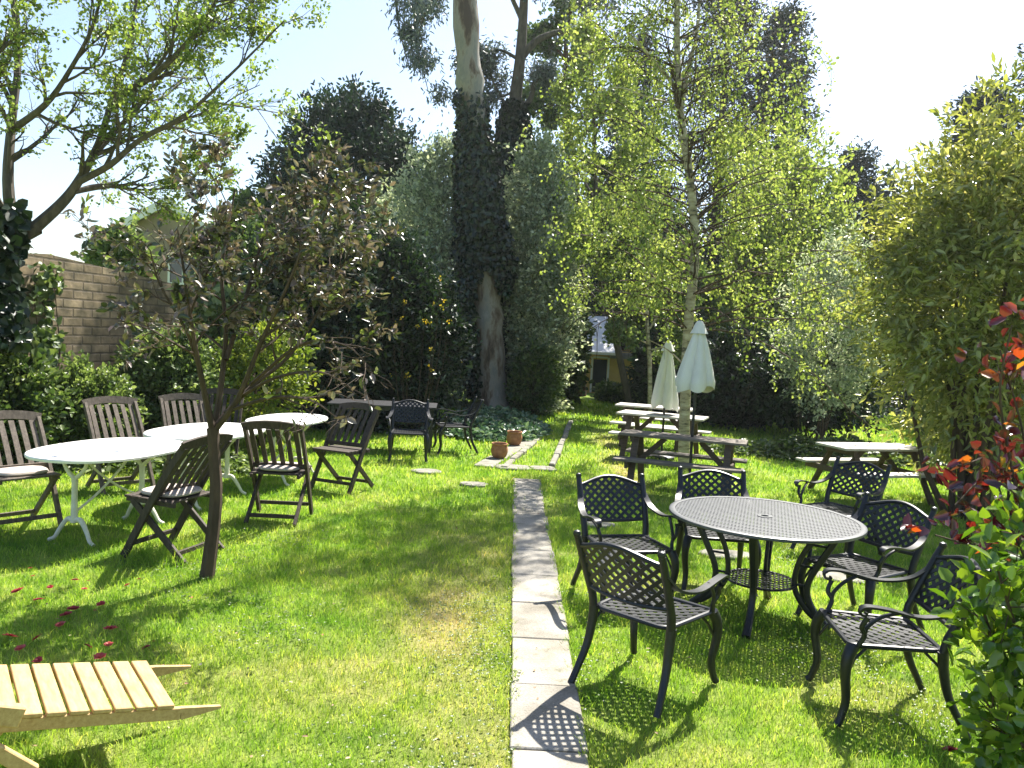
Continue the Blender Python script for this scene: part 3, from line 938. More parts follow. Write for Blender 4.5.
def round_table():
    c = (1.88, 5.66)
    root = thing('round_table', 'round black cast metal table with lattice top and small lower shelf', 'table', (c[0], c[1], 0), rad(-18))
    M = 'black_cast_metal'
    R = .675; Z = .735
    mb = MB()
    f = lambda u, v: (u, v, Z)
    ins = lambda u, v: .045 < math.hypot(u, v) < R - .02
    lattice(mb, f, ins, R, R, .047, .0185, .0026, .025, .0006)
    mb.lathe([(R - .035, Z + .005), (R - .01, Z + .009), (R + .006, Z + .003), (R + .008, Z - .012), (R - .004, Z - .02), (R - .03, Z - .016), (R - .035, Z + .005)], 72)
    mb.lathe([(.028, Z + .006), (.055, Z + .006), (.055, Z - .01), (.028, Z - .01), (.028, Z + .006)], 24)
    mb.lathe([(R * .5, Z - .004), (R * .5 + .012, Z - .004), (R * .5 + .012, Z - .016), (R * .5, Z - .016), (R * .5, Z - .004)], 48)
    mb.build('tabletop', 'black_metal_sky_sheen', root, True)
    for k in range(4):
        a = rad(-8 + 90 * k)
        ca, sa = math.cos(a), math.sin(a)
        mb = MB()
        o1, r1 = smooth_path([(x * ca, x * sa, z) for x, z in [(.50, .715), (.475, .62), (.40, .47), (.335, .33), (.325, .22), (.38, .10), (.45, .03), (.485, 0)]], [.021, .02, .018, .017, .018, .020, .022, .024], 4)
        o2, r2 = smooth_path([(x * ca, x * sa, z) for x, z in [(.40, .715), (.345, .62), (.27, .48), (.235, .34), (.25, .22), (.33, .11), (.43, .03)]], [.018, .017, .015, .015, .016, .018, .018], 4)
        mb.tube(o1, r1, 8, flat=1.3); mb.tube(o2, r2, 8, flat=1.3)
        for x0, x1, z in [(.46, .33, .58), (.37, .255, .42), (.325, .24, .28)]:
            mb.tube([(x0 * ca, x0 * sa, z), (x1 * ca, x1 * sa, z)], .009, 6)
        mb.build('leg', M, root, True)
    mb = MB()
    r = .25
    lattice(mb, lambda u, v: (u, v, .27), lambda u, v: math.hypot(u, v) < r - .01, r, r, .058, .017, .003, .02, .0007)
    mb.lathe([(r - .02, .274), (r, .277), (r + .006, .27), (r, .262), (r - .02, .264), (r - .02, .274)], 40)
    mb.build('shelf', M, root, True)
    mb = MB()
    mb.lathe([(.33, .712), (.345, .712), (.345, .70), (.33, .70), (.33, .712)], 40)
    mb.build('apron_ring', M, root, True)
round_table()

# ------------------------------------------------------------------ wooden folding chairs
def folding_chair(label, mat='weathered_teak'):
    root = thing('folding_chair', label, 'chair', group='slatted wooden folding chairs on the left lawn')
    w = .225
    zt = .93
    # stile line: front foot (y=-.26,z=0) -> back top (y=.30,z=.93)
    def st(z): return -.24 + .50 * z / zt + .05 * max(0, (z - .45) / .48) ** 2
    for s in (-1, 1):
        mb = MB()
        P = [(s * w, st(z), z) for z in (0, .15, .3, .45, .6, .75, .88)]
        mb.strip(P, [(1, 0, 0)] * 7, .052, .024)
        mb.build('stile', mat, root)
    mb = MB()                       # curved top rail
    us = np.linspace(-w - .02, w + .02, 9)
    P = [(u, st(.885) + .02 * (1 - (u / w) ** 2) - .002, .885 + .028 * (1 - (u / w) ** 2)) for u in us]
    mb.strip(P, [(0, -1, .3)] * 9, .075, .022)
    mb.build('top_rail', mat, root)
    mb = MB(); mb.bar((-w + .012, st(.50), .50), (w - .012, st(.50), .50), .022, .045); mb.build('lower_rail', mat, root)
    for k in range(6):
        u = -w + .048 + k * (2 * w - .096) / 5
        mb = MB()
        P = [(u, st(z) + .014 * (1 - (u / w) ** 2) * (z - .5) / .4 + .003, z) for z in (.51, .63, .75, .865)]
        mb.strip(P, [(0, -1, .3)] * 4, .038, .012)
        mb.build('back_slat', mat, root)
    mb = MB()                       # seat
    for k in range(6):
        y = -.235 + k * .072
        mb.box((0, y, .455 - .012 * k / 5 * 1.0), (2 * w - .03, .060, .018), None, .003)
    for s in (-1, 1):
        mb.bar((s * (w - .034), -.255, .436), (s * (w - .034), .175, .424), .024, .034)
    mb.build('seat', mat, root)
    for s in (-1, 1):               # crossing legs
        mb = MB()
        mb.bar((s * (w - .03), .27, 0.0), (s * (w - .03), -.20, .43), .024, .048)
        mb.build('leg', mat, root)
    mb = MB()
    mb.bar((-w + .02, st(.10), .10), (w - .02, st(.10), .10), .022, .035)
    mb.build('stretcher', mat, root)
    mb = MB()
    mb.bar((-w + .04, .20, .065), (w - .04, .20, .065), .022, .035)
    mb.build('stretcher', mat, root)
    return root
def cushion(cx, cy_, rz, z, label, sc=1.0):
    mb = MB()
    fn = lambda a, zz: (abs(math.cos(a)) ** 3.2 + abs(math.sin(a)) ** 3.2) ** (-1 / 3.2)
    mb.lathe([(.001, 0), (.17, 0), (.192, .008), (.198, .02), (.19, .033), (.12, .044), (.001, .047)], 32, fn=fn)
    o = mb.build('seat_cushion', 'cushion_cloth', None, True)
    o.location = (cx, cy_, z); o.rotation_euler = (0, 0, rz); o.scale = (sc, sc, sc)
    tag(o, label, 'cushion', 'round beige seat pads on the wooden chairs')
FC = 'weathered slatted wooden folding chair '
WOOD = [
    ((-4.38, 7.0), (.78, -.62), 'weathered_teak', FC + 'at the far left edge with a beige pad', True),
    ((-4.33, 8.75), (.75, -.66), 'weathered_teak', FC + 'facing the camera behind the nearest white table', True),
    ((-3.88, 9.55), (.62, -.78), 'weathered_teak', FC + 'facing the camera behind the middle white table', True),
    ((-3.90, 10.5), (.2, -1), 'dark_teak', 'dark slatted wooden chair mostly hidden behind the middle white table', False),
    ((-2.74, 6.48), (-.95, .30), 'dark_teak', 'dark wooden folding chair turned left behind the slim tree trunk', True),
    ((-2.27, 7.82), (-.02, 1), 'dark_teak', 'wooden folding chair seen squarely from behind before the far white table', True),
    ((-1.98, 9.45), (-.38, -.92), 'dark_teak', 'empty dark wooden folding chair right of the far white table with no cushion', False),
]
protos = {}
for (p, d, mt, l, cu) in WOOD:
    if mt not in protos:
        protos[mt] = o = folding_chair(l, mt)
    else:
        o = copy_tree(protos[mt])
    a = face(*d)
    o.scale = (1.2, 1.1, 1.07)
    place(o, (p[0], p[1], 0), a, l)
CUL = {0: 'beige seat pad on the wooden chair at the far left edge', 1: 'beige seat pad on the chair behind the nearest white table', 2: 'beige seat pad on the chair behind the middle white table',
       4: 'thick round beige seat pad on the chair behind the slim tree trunk', 5: 'pale seat pad on the wooden chair seen from behind'}
for i, (p, d, mt, l, cu) in enumerate(WOOD):
    if cu:
        dd = Vector((d[0], d[1])).normalized()
        cushion(p[0] + dd.x * .04, p[1] + dd.y * .04, face(*d), .455 * 1.06 + .012, CUL[i], 1.05)

def oval_table(label, c, rz, a=.72, b=.52, h=.76):
    root = thing('oval_table', label, 'table', (c[0], c[1], 0), rz, 'white oval garden tables')
    mb = MB()
    k = 64
    def ring(q, z):
        o = []
        for j in range(k):
            t = 2 * PI * j / k
            e = (abs(math.cos(t)) ** 2.3 + abs(math.sin(t)) ** 2.3) ** (-1 / 2.3)
            o.append(((a - q) * e * math.cos(t), (b - q) * e * math.sin(t), z))
        return o
    vs = ring(.03, h - .032) + ring(.004, h - .03) + ring(0, h - .012) + ring(.006, h - .003) + ring(.02, h)
    fs = [(i * k + j, i * k + (j + 1) % k, (i + 1) * k + (j + 1) % k, (i + 1) * k + j) for i in range(4) for j in range(k)]
    fs += [tuple(4 * k + j for j in range(k)), tuple(reversed(range(k)))]
    mb.add(vs, fs); mb.build('tabletop', 'white_table_paint', root, True)
    for s in (-1, 1):
        x = s * .40
        mb = MB()
        mb.tube([(x, 0, .17), (x, 0, .30), (x, 0, .45), (x, 0, .56)], [.030, .026, .024, .028], 12)
        for q in (-1, 1):
            p, r = smooth_path([(x, 0, .54), (x, q * .07, .60), (x, q * .11, .66), (x, q * .12, .73)], [.020, .017, .015, .015], 4)
            mb.tube(p, r, 8)
            p, r = smooth_path([(x, 0, .19), (x, q * .07, .19), (x + s * .01, q * .14, .10), (x + s * .02, q * .18, .03), (x + s * .03, q * .23, .0)], [.026, .022, .018, .016, .018], 4)
            mb.tube(p, r, 8)
        mb.build('pedestal_leg', 'cream_iron', root, True)
    mb = MB()
    p, r = smooth_path([(-.38, .0, .26), (-.15, 0, .37), (.12, 0, .55), (.30, 0, .72)], [.011] * 4, 4); mb.tube(p, r, 8)
    p, r = smooth_path([(.38, .012, .26), (.15, .012, .37), (-.12, .012, .55), (-.30, .012, .72)], [.011] * 4, 4); mb.tube(p, r, 8)
    mb.build('cross_brace', 'cream_iron', root, True)
oval_table('nearest white oval table on pale iron legs at the left edge, empty', (-3.55, 7.0), rad(75))
oval_table('middle white oval table of the row of three, partly behind the slim tree trunk', (-3.25, 8.45), rad(78))
oval_table('farthest white oval table of the row of three, beyond the chair seen from behind', (-2.78, 9.85), rad(82), .68, .43)

# ------------------------------------------------------------------ picnic tables
def picnic_table(label, c, rz, L=1.5, wt=.62, off=.55, topm='grey_plank', frm='brown_frame', sc=1.0, npl=4, sb=.43):
    root = thing('picnic_table', label, 'picnic table', (c[0], c[1], 0), rz, None, sc)
    mb = MB()
    w = wt / npl
    for i in range(npl):
        mb.box((0, -wt / 2 + w * (i + .5), .725), (L, w - .010, .032), None, .004)
    mb.build('tabletop', topm, root)
    for s in (-1, 1):
        mb = MB()
        for q in (-.065, .065):
            mb.box((0, s * off + q, sb), (L, .118, .032), None, .004)
        mb.build('bench_seat', topm, root)
    for ex in (-1, 1):
        x = ex * (L / 2 - .22)
        for s in (-1, 1):
            mb = MB()
            mb.bar((x, s * (wt * .32), .705), (x, s * (off + .02), .0), .04, .085, up=(1, 0, 0)); mb.build('leg', frm, root)
        mb = MB()
        mb.bar((x + ex * .043, -off - .1, sb - .06), (x + ex * .043, off + .1, sb - .06), .04, .08); mb.build('bench_bearer', frm, root)
        mb = MB()
        mb.bar((x + ex * .043, -wt / 2 + .03, .67), (x + ex * .043, wt / 2 - .03, .67), .04, .07); mb.build('top_bearer', frm, root)
        mb = MB()
        mb.bar((x - ex * .04, 0, sb - .06), (x - ex * .36, 0, .69), .04, .07); mb.build('brace', frm, root)
    return root
picnic_table('dark weathered picnic table round the closed white parasol, nearest of the tables by the birch', (2.28, 10.32), rad(-19), 1.62, .5, .45, 'dark_plank', 'brown_frame')
picnic_table('pale sunlit picnic table behind the birch trunk with the cream parasol', (2.58, 13.35), rad(-22), 1.45, .66, .66, 'grey_plank', 'brown_frame')
picnic_table('farthest pale picnic table, just behind the one with the cream parasol', (2.75, 15.0), rad(-18), 1.45, .6, .62, 'grey_plank', 'brown_frame')
picnic_table('pale sunlit picnic table standing alone at the right under the overhanging shrub', (4.95, 10.7), rad(17), 1.45, .66, .62, 'grey_plank', 'brown_frame', .95)

def parasol(label, c, top, bot, rb, mat, seed, lean=0.0, base=False):
    r_ = np.random.default_rng(seed)
    root = thing('parasol', label, 'parasol', (c[0], c[1], 0), 0, 'closed garden parasols by the birch')
    mb = MB(); mb.tube([(0, 0, .0), (lean * .5, 0, top * .5), (lean, 0, top - .02)], [.019, .019, .017], 10); mb.build('pole', 'dark_metal', root, True)
    mb = MB()
    k = 96; nr = 22
    H = top - bot
    vs = []
    nf = 6
    ph = r_.random() * 6
    hem = r_.normal(size=nf) * .03
    for i in range(nr):
        t = i / (nr - 1)
        z0 = top - .10 - (H - .10) * t
        R = .045 + (rb - .045) * (t ** .8)
        if t > .88: R *= 1 - (t - .88) * .9
        for j in range(k):
            a = 2 * PI * j / k
            fold = abs(math.sin(nf * a / 2 + ph + .35 * math.sin(3 * t + a))) ** .8
            rr = R * (.78 + .24 * fold * (1 + .35 * math.sin(2 * a + ph * 2)) + .04 * math.sin(3 * a + 2 * t + ph))
            z = z0
            if t > .8: z += (.022 * (1 - fold) + .035 * math.sin(2 * a + ph) + .02 * math.sin(5 * a)) * (t - .8) / .2
            vs.append((rr * math.cos(a) + lean * z / top, rr * math.sin(a), z))
    fs = [(i * k + j, i * k + (j + 1) % k, (i + 1) * k + (j + 1) % k, (i + 1) * k + j) for i in range(nr - 1) for j in range(k)]
    mb.add(vs, fs)
    can = mb.build('canopy', mat, root, True)
    can.data.shade_smooth()
    mb = MB()
    prof = [(.001, 0), (.035, -.005), (.060, -.05), (.085, -.12), (.108, -.17)]
    mb.lathe([(r, z + top) for r, z in prof], 48, (lean, 0, 0), fn=lambda a, z: 1 + .10 * abs(math.sin(4 * a + ph)) * (top - z) / .17)
    vt = mb.build('vent_cap', mat, can, True)
    vt.data.shade_smooth()
    mb = MB(); mb.lathe([(.001, .02), (.014, .01), (.018, -.01), (.01, -.03)], 12, (lean, 0, top)); mb.build('finial', 'dark_metal', root, True)
    if base:
        mb = MB(); mb.lathe([(.001, .10), (.05, .10), (.06, .07), (.20, .05), (.23, .03), (.235, 0)], 32); mb.build('base', 'dark_metal', root, True)
q = at(697, 322, 10.32); q2 = at(685, 463, 10.32)
parasol('closed white parasol standing through the near dark picnic table, the larger one', (at(696, 380, 10.32).x, 10.32), q.z + .02, q.z - .88, .30, 'parasol_white', 1)
q = at(670, 341, 13.35)
parasol('closed cream parasol behind the white one, smaller and farther left', (2.60, 13.35), q.z, q.z - 1.14, .27, 'parasol_cream', 4, base=True)

# ------------------------------------------------------------------ seats at the foot of the big tree
o = copy_tree(proto); o.scale = (1.12, 1.12, 1)
place(o, (-1.50, 11.75, 0), face(.12, -1), 'dark metal armchair in the shade before the dark shrub, facing the camera', 'metal armchairs in the shade by the big tree')
o = copy_tree(proto)
place(o, (-.92, 12.85, 0), face(-.97, -.25), 'dark metal armchair in the shade seen side on, beside the ground cover and pots', 'metal armchairs in the shade by the big tree')
def dark_table():
    root = thing('garden_table', 'dark rectangular garden table in deep shade behind the shaded metal armchair', 'table', (-2.05, 12.75, 0), rad(4))
    mb = MB()
    for i in range(7): mb.box((0, -.36 + .12 * i, .73), (1.7, .112, .028), None, .004)
    mb.build('tabletop', 'dark_metal', root)
    for x in (-.76, .76):
        for y in (-.34, .34):
            mb = MB(); mb.box((x, y, .357), (.06, .06, .714), None, .005); mb.build('leg', 'dark_metal', root)
    mb = MB()
    for y in (-.34, .34): mb.box((0, y, .68), (1.46, .025, .06))
    mb.build('apron', 'dark_metal', root)
dark_table()
def pot(label, p, sc, seed):
    root = thing('terracotta_pot', label, 'pot', (p.x, p.y, .004), 0, 'terracotta pots beside the ground cover', sc)
    mb = MB()
    mb.lathe([(.001, 0), (.085, 0), (.115, .03), (.135, .09), (.138, .14), (.125, .19), (.118, .205), (.130, .212), (.136, .228), (.130, .24), (.116, .238), (.110, .20), (.10, .17), (.001, .165)], 36)
    mb.build('pot_body', 'terracotta', root, True)
    mb = MB(); mb.lathe([(.001, .19), (.05, .195), (.105, .187)], 18); mb.build('soil', 'soil', root, True)
pot('squat orange terracotta pot, the nearer one on the slab by the path end', W(499, 458), .98, 1)
pot('reddish brown terracotta pot, the farther one next to the ground cover', W(514, 445), 1.02, 2)

# ------------------------------------------------------------------ slatted lounger at lower left
def lounger():
    root = thing('sun_lounger', 'new pale pine slatted sun lounger cut off at the lower left corner', 'sun lounger', (-1.38, 3.30, 0), math.atan2(.6, .8))
    # local x runs towards the foot end, y across; slat bed rises away from the foot
    zf, zh, Lb, wb = .275, .445, .95, .53
    def zz(x): return zf - x / Lb * (zh - zf)
    y0, y1 = -.015, wb - .015
    p = .0815
    n = 11
    for i in range(n):
        x = -.035 - i * p
        mb = MB()
        R = Matrix.Rotation(math.atan2(zh - zf, Lb), 3, 'Y')
        mb.box((x, (y0 + y1) / 2, zz(x) + .011), (p - .011, wb, .018), R, .003)
        mb.build('slat', 'new_pine', root)
    for y in (y0 + .022, y1 - .022):
        mb = MB()
        a = Vector((-.95, y, zz(-.95) - .027)); b = Vector((.03, y, zz(.03) - .027)); c = Vector((.20, y, zz(.20) - .010))
        mb.bar(a, b, .026, .052)
        d = (c - b)
        mb.add([b + Vector((0, -.013, -.026)), b + Vector((0, .013, -.026)), b + Vector((0, .013, .026)), b + Vector((0, -.013, .026)), c + Vector((0, -.010, -.004)), c + Vector((0, .010, -.004)), c + Vector((0, .010, .006)), c + Vector((0, -.010, .006))],
               [(0, 3, 2, 1), (4, 5, 6, 7), (0, 1, 5, 4), (1, 2, 6, 5), (2, 3, 7, 6), (3, 0, 4, 7)])
        mb.build('side_rail', 'new_pine', root)
    for y in (y0 + .06, y1 - .06):
        mb = MB(); mb.bar((-.62, y, zz(-.62) - .05), (-.95, y, .015), .028, .05, up=(0, 1, 0)); mb.build('leg', 'new_pine', root)
    mb = MB(); mb.bar((-.86, y0 + .08, .125), (-.86, y1 - .08, .125), .03, .035); mb.build('stretcher', 'new_pine', root)
    # seat frame with its front legs and arm, running out of the picture
    for y in (y0 - .05, y1 + .03):
        mb = MB(); mb.bar((-.80, y, .40), (-1.7, y, .33), .03, .09, up=(0, 1, 0)); mb.build('seat_rail', 'new_pine', root)
        mb = MB(); mb.bar((-.72, y - .035, .02), (-1.15, y - .035, .60), .03, .065, up=(0, 1, 0)); mb.build('leg', 'new_pine', root)
        mb = MB(); mb.bar((-1.0, y - .03, .62), (-1.8, y - .03, .64), .06, .025); mb.build('armrest', 'new_pine', root)
    mb = MB()
    for i in range(9):
        mb.box((-.99 - i * .082, (y0 + y1) / 2, .405 - i * .006), (.07, wb - .02, .018), None, .003)
    mb.build('seat', 'new_pine', root)
    th = math.atan2(.6, .8)
    def loc(p): 
        x, y = p.x + 1.38, p.y - 3.30
        return Vector((x * math.cos(th) + y * math.sin(th), -x * math.sin(th) + y * math.cos(th), p.z))
    mb = MB(); mb.bar(loc(at(21, 716, 2.78)), loc(at(-90, 706, 2.55)), .05, .075, up=(0, 0, 1), bevel=.006); mb.build('end_block', 'new_pine', root)
    mb = MB(); mb.bar(loc(at(34, 772, 2.78)), loc(at(-60, 720, 2.62)), .03, .05, up=(0, 0, 1), bevel=.004); mb.build('brace', 'new_pine', root)
lounger()

# ------------------------------------------------------------------ fallen red flowers
def flower_mesh(rng):
    me_v = []; me_f = []
    mb = MB()
    for ring, (R, zt, n) in enumerate([(.048, .012, 7), (.036, .022, 6), (.022, .028, 5)]):
        for i in range(n):
            a = 2 * PI * (i + rng.random() * .5 + ring * .4) / n
            ca, sa = math.cos(a), math.sin(a); w = R * .48
            r1 = R * (.85 + .3 * rng.random())
            mb.add([(0, 0, .004), (ca * r1 * .55 - sa * w, sa * r1 * .55 + ca * w, zt * .7), (ca * r1, sa * r1, zt), (ca * r1 * .55 + sa * w, sa * r1 * .55 - ca * w, zt * .7)], [(0, 3, 2, 1)])
    return mb
rng = np.random.default_rng(21)
fl = [(38, 603), (66, 618), (17, 594), (33, 579), (88, 584), (73, 612), (101, 607), (84, 592), (139, 582), (127, 588), (110, 632), (108, 648), (146, 651), (88, 650), (37, 642), (20, 652), (38, 664), (105, 669), (30, 571), (60, 628), (75, 583), (50, 590), (10, 640), (100, 660)]
FLL = ['red bloom in the grass near the left edge, above the lounger', 'red bloom in the middle row of fallen flowers, left half', 'leftmost fallen red bloom in the upper row', 'tiny red bloom in the shade of the nearest white table',
       'small red petal bloom alone right of the table shadow', 'red bloom in the centre of the scattered fallen flowers', 'bright red bloom at the right of the middle row', 'small red bloom above the centre of the scattered flowers',
       'rightmost small red bloom of the upper row, nearest the slim tree', 'small red bloom second nearest the slim tree', 'deep red bloom above the right pair near the lounger', 'dark red bloom just above the right end of the lounger slats',
       'rightmost red bloom of the lower row, beyond the lounger slats', 'orange-red bloom left of the dark one above the lounger', 'deep red bloom above the left lounger slats', 'red bloom nearest the left edge of the photo, lower row',
       'red bloom touching the far edge of the lounger slats at left', 'red bloom touching the far edge of the lounger slats at centre', 'small dark bloom in the table shadow at left', 'small red bloom between the middle and upper rows',
       'small red bloom at the top of the scattered flowers', 'small faded bloom in the upper row, left of centre', 'red bloom at the extreme left edge of the lawn', 'small bloom right of centre by the lounger far edge']
vari = []
for k in range(4):
    mb = flower_mesh(rng); o = mb.build('fallen_flower', 'petal_red', None, False)
    a_ = o.data.attributes.new('rnd', 'FLOAT', 'FACE'); a_.data.foreach_set('value', np.full(len(o.data.polygons), k / 4 + .1, np.float32))
    vari.append(o)
for i, (x, y) in enumerate(fl):
    o = vari[i] if i < 4 else vari[i % 4].copy()
    if i >= 4: COL.objects.link(o)
    p = W(x, y)
    o.location = (p.x, p.y, .022); o.rotation_euler = (rng.normal() * .25, rng.normal() * .25, rng.random() * 6)
    s = .5 + .5 * rng.random(); 
    if i in (4, 8, 9, 3, 18, 21): s *= .7
    o.scale = (s * (.85 + .3 * rng.random()), s, s * .55)
    tag(o, FLL[i], 'flower', 'fallen red camellia blooms on the left lawn')
o = vari[0].copy(); COL.objects.link(o); p = W(950, 757); o.location = (p.x, p.y, .03); o.scale = (.8,) * 3
tag(o, 'single red bloom fallen on the grass under the glossy shrub at lower right', 'flower'); o['group'] = 'red bloom under the right shrub'

# ================================================================== trees
def crown_from_twigs(name, tw, m, L, Wd, mat, parent, rng, jit, droop=0., up=.6, spread=.9, curl=.08, keep=1.0):
    P = []; D = []; ln = []
    for t in tw:
        for i in range(len(t) - 1):
            if rng.random() < keep:
                P.append(t[i]); d = t[i + 1] - t[i]; ln.append(np.linalg.norm(d)); D.append(d)
    P = np.array(P); D = np.array(D); ln = np.array(ln)
    C, A, NN, cl = spray_leaves(rng, P, D, ln, m, jit, spread, up, droop)
    n = len(C)
    leaves(name, C, A, NN, L * (.6 + .7 * rng.random(n)), Wd * (.6 + .7 * rng.random(n)), mat, parent, rng, curl=curl, rnd=cl)
    return n

def local(pts, b): return [tuple(Vector(p) - Vector(b)) for p in pts]

# --- slim purple-leaved tree in front, left
def magnolia():
    rng = np.random.default_rng(5)
    b = Vector((-2.24, 5.90, 0)); Y = 5.90
    root = thing('ornamental_tree', 'slim dark-stemmed tree with dull purple leaves growing beside the wooden chairs on the left', 'tree', b)
    def px(x, y, dy=0): return at(x, y, Y + dy) - b
    out = []; tw = []
    def limb(pts, r, lvl, spec, lo=.25, L=None):
        p, rr = smooth_path(pts, r, 4)
        out.append((p, rr))
        l = L or float(np.linalg.norm(np.diff(p, axis=0), axis=1).sum())
        branch_off(rng, p, rr, l, lvl, spec, out, tw, lo)
    p, rr = smooth_path([(-.02, 0, -.1), px(208, 570), px(216, 500), px(214, 450), px(213, 428)], [.066, .055, .047, .043, .046], 4)
    out.append((p, rr))
    S = [(7, .46, 46, .14, .04), (6, .5, 42, .16, .04), (4, .55, 40, .2, .0), (0, 0, 0, .25, 0)]
    limb([px(213, 432), px(205, 395, -.1), px(196, 350, -.25), px(188, 300, -.3), px(178, 230, -.3)], [.028, .022, .017, .012, .006], 0, S, .4)
    limb([px(214, 432), px(221, 385, .1), px(226, 330, .2), px(222, 270, .3), px(235, 190, .3)], [.028, .023, .018, .013, .006], 0, S, .4)
    limb([px(215, 430), px(238, 398, -.1), px(262, 340, -.2), px(290, 280, -.3), px(318, 205, -.3)], [.025, .02, .016, .011, .005], 0, S, .4)
    limb([px(216, 425), px(250, 388, .2), px(290, 355, .4), px(325, 300, .5), px(350, 250, .5)], [.022, .018, .014, .01, .005], 0, S, .35)
    limb([px(226, 360, .1), px(245, 300, .4), px(262, 240, .6), px(280, 180, .7)], [.022, .018, .012, .006], 0, S, .3)
    limb([px(200, 370, -.1), px(186, 330, -.3), px(160, 285, -.4), px(150, 250, -.5)], [.018, .014, .009, .005], 1, S, .5)
    # low bare sweeping twigs on the right
    lo_ = []
    B = [(5, .5, 40, .16, .0), (3, .5, 40, .2, 0), (0, 0, 0, .2, 0)]
    sv = tw; tw = []
    for pts in ([px(235, 400), px(275, 378, -.3), px(320, 372, -.5), px(352, 388, -.7)], [px(225, 412), px(270, 398, -.4), px(310, 400, -.7), px(340, 420, -.9)], [px(250, 385), px(300, 345, -.2), px(345, 345, -.4), px(372, 370, -.5)]):
        p, rr = smooth_path(pts, [.016, .012, .008, .004], 4); out.append((p, rr)); branch_off(rng, p, rr, 1.0, 0, B, out, tw, .35)
    low = tw; tw = sv + low[::3]
    branch_mesh('trunk', out, 'bark_brown', root)
    # thin outer twigs towards lower right lose their leaves
    n1 = crown_from_twigs('crown', tw, 4, .066, .032, 'leaf_magnolia', root, rng, .016, 0, .5, 1.1, keep=.40)
    C = np.array([t[-1] for t in low]); 
    print('magnolia', len(tw), n1)
magnolia()

# --- big lime at the left edge
def lime():
    rng = np.random.default_rng(8)
    b = Vector((-6.6, 9.3, 0)); Y = 9.3
    root = thing('lime_tree', 'large spreading tree with fresh small lime-green leaves leaning in from the left edge', 'tree', b)
    def px(x, y, dy=0): return at(x, y, Y + dy) - b
    out = []; tw = []
    def limb(pts, r, S, lo=.25, lsc=1.0):
        p, rr = smooth_path(pts, r, 4); out.append((p, rr))
        l = float(np.linalg.norm(np.diff(p, axis=0), axis=1).sum()) * lsc
        branch_off(rng, p, rr, l, 0, S, out, tw, lo)
    p, rr = smooth_path([(0, 0, -.2), px(-45, 330), px(-20, 270), px(5, 245), px(38, 228)], [.18, .15, .125, .10, .075], 4); out.append((p, rr))
    S = [(11, .42, 38, .10, .05), (8, .5, 38, .13, .04), (5, .5, 40, .16, .03), (0, 0, 0, .2, 0)]
    limb([px(30, 232), px(60, 205), px(78, 182), px(98, 145), px(112, 100), px(128, 50), px(138, -10), px(150, -70)], [.072, .06, .05, .04, .031, .022, .015, .009], S, .2, .62)
    limb([px(78, 182), px(110, 165, -.3), px(140, 140, -.5), px(185, 115, -.7), px(230, 75, -.9), px(285, 20, -1.0)], [.042, .035, .028, .021, .014, .007], S, .15, .8)
    limb([px(66, 195), px(100, 185, .4), px(150, 190, .6), px(190, 178, .8), px(225, 150, .9)], [.028, .022, .016, .011, .006], S, .2, .8)
    limb([px(98, 150), px(135, 110, .5), px(175, 60, .8), px(215, 0, 1.), px(240, -50, 1.2)], [.034, .028, .021, .014, .008], S, .15, .7)
    limb([px(14, 240), px(8, 180), px(12, 120, .2), px(18, 60, .3), px(12, -20, .4), px(20, -90, .5)], [.07, .06, .048, .036, .026, .015], S, .15, .55)
    limb([px(12, 130), px(45, 105, -.5), px(70, 70, -.8), px(95, 20, -1.), px(105, -40, -1.2)], [.042, .034, .026, .018, .01], S, .15, .8)
    limb([px(20, 240), px(-20, 170, -.8), px(-30, 80, -1.5), px(10, -30, -2.2)], [.07, .06, .04, .02], S, .2, .6)
    limb([px(112, 100), px(160, 70, -.6), px(205, 20, -1.0), px(230, -30, -1.2)], [.04, .032, .022, .01], S, .15, .8)
    branch_mesh('trunk', out, 'bark_grey', root, minr=.0022)
    n = crown_from_twigs('crown', tw, 6, .040, .034, 'leaf_lime', root, rng, .028, .15, .2, 1.3, keep=.24)
    print('lime', len(tw), n)
lime()

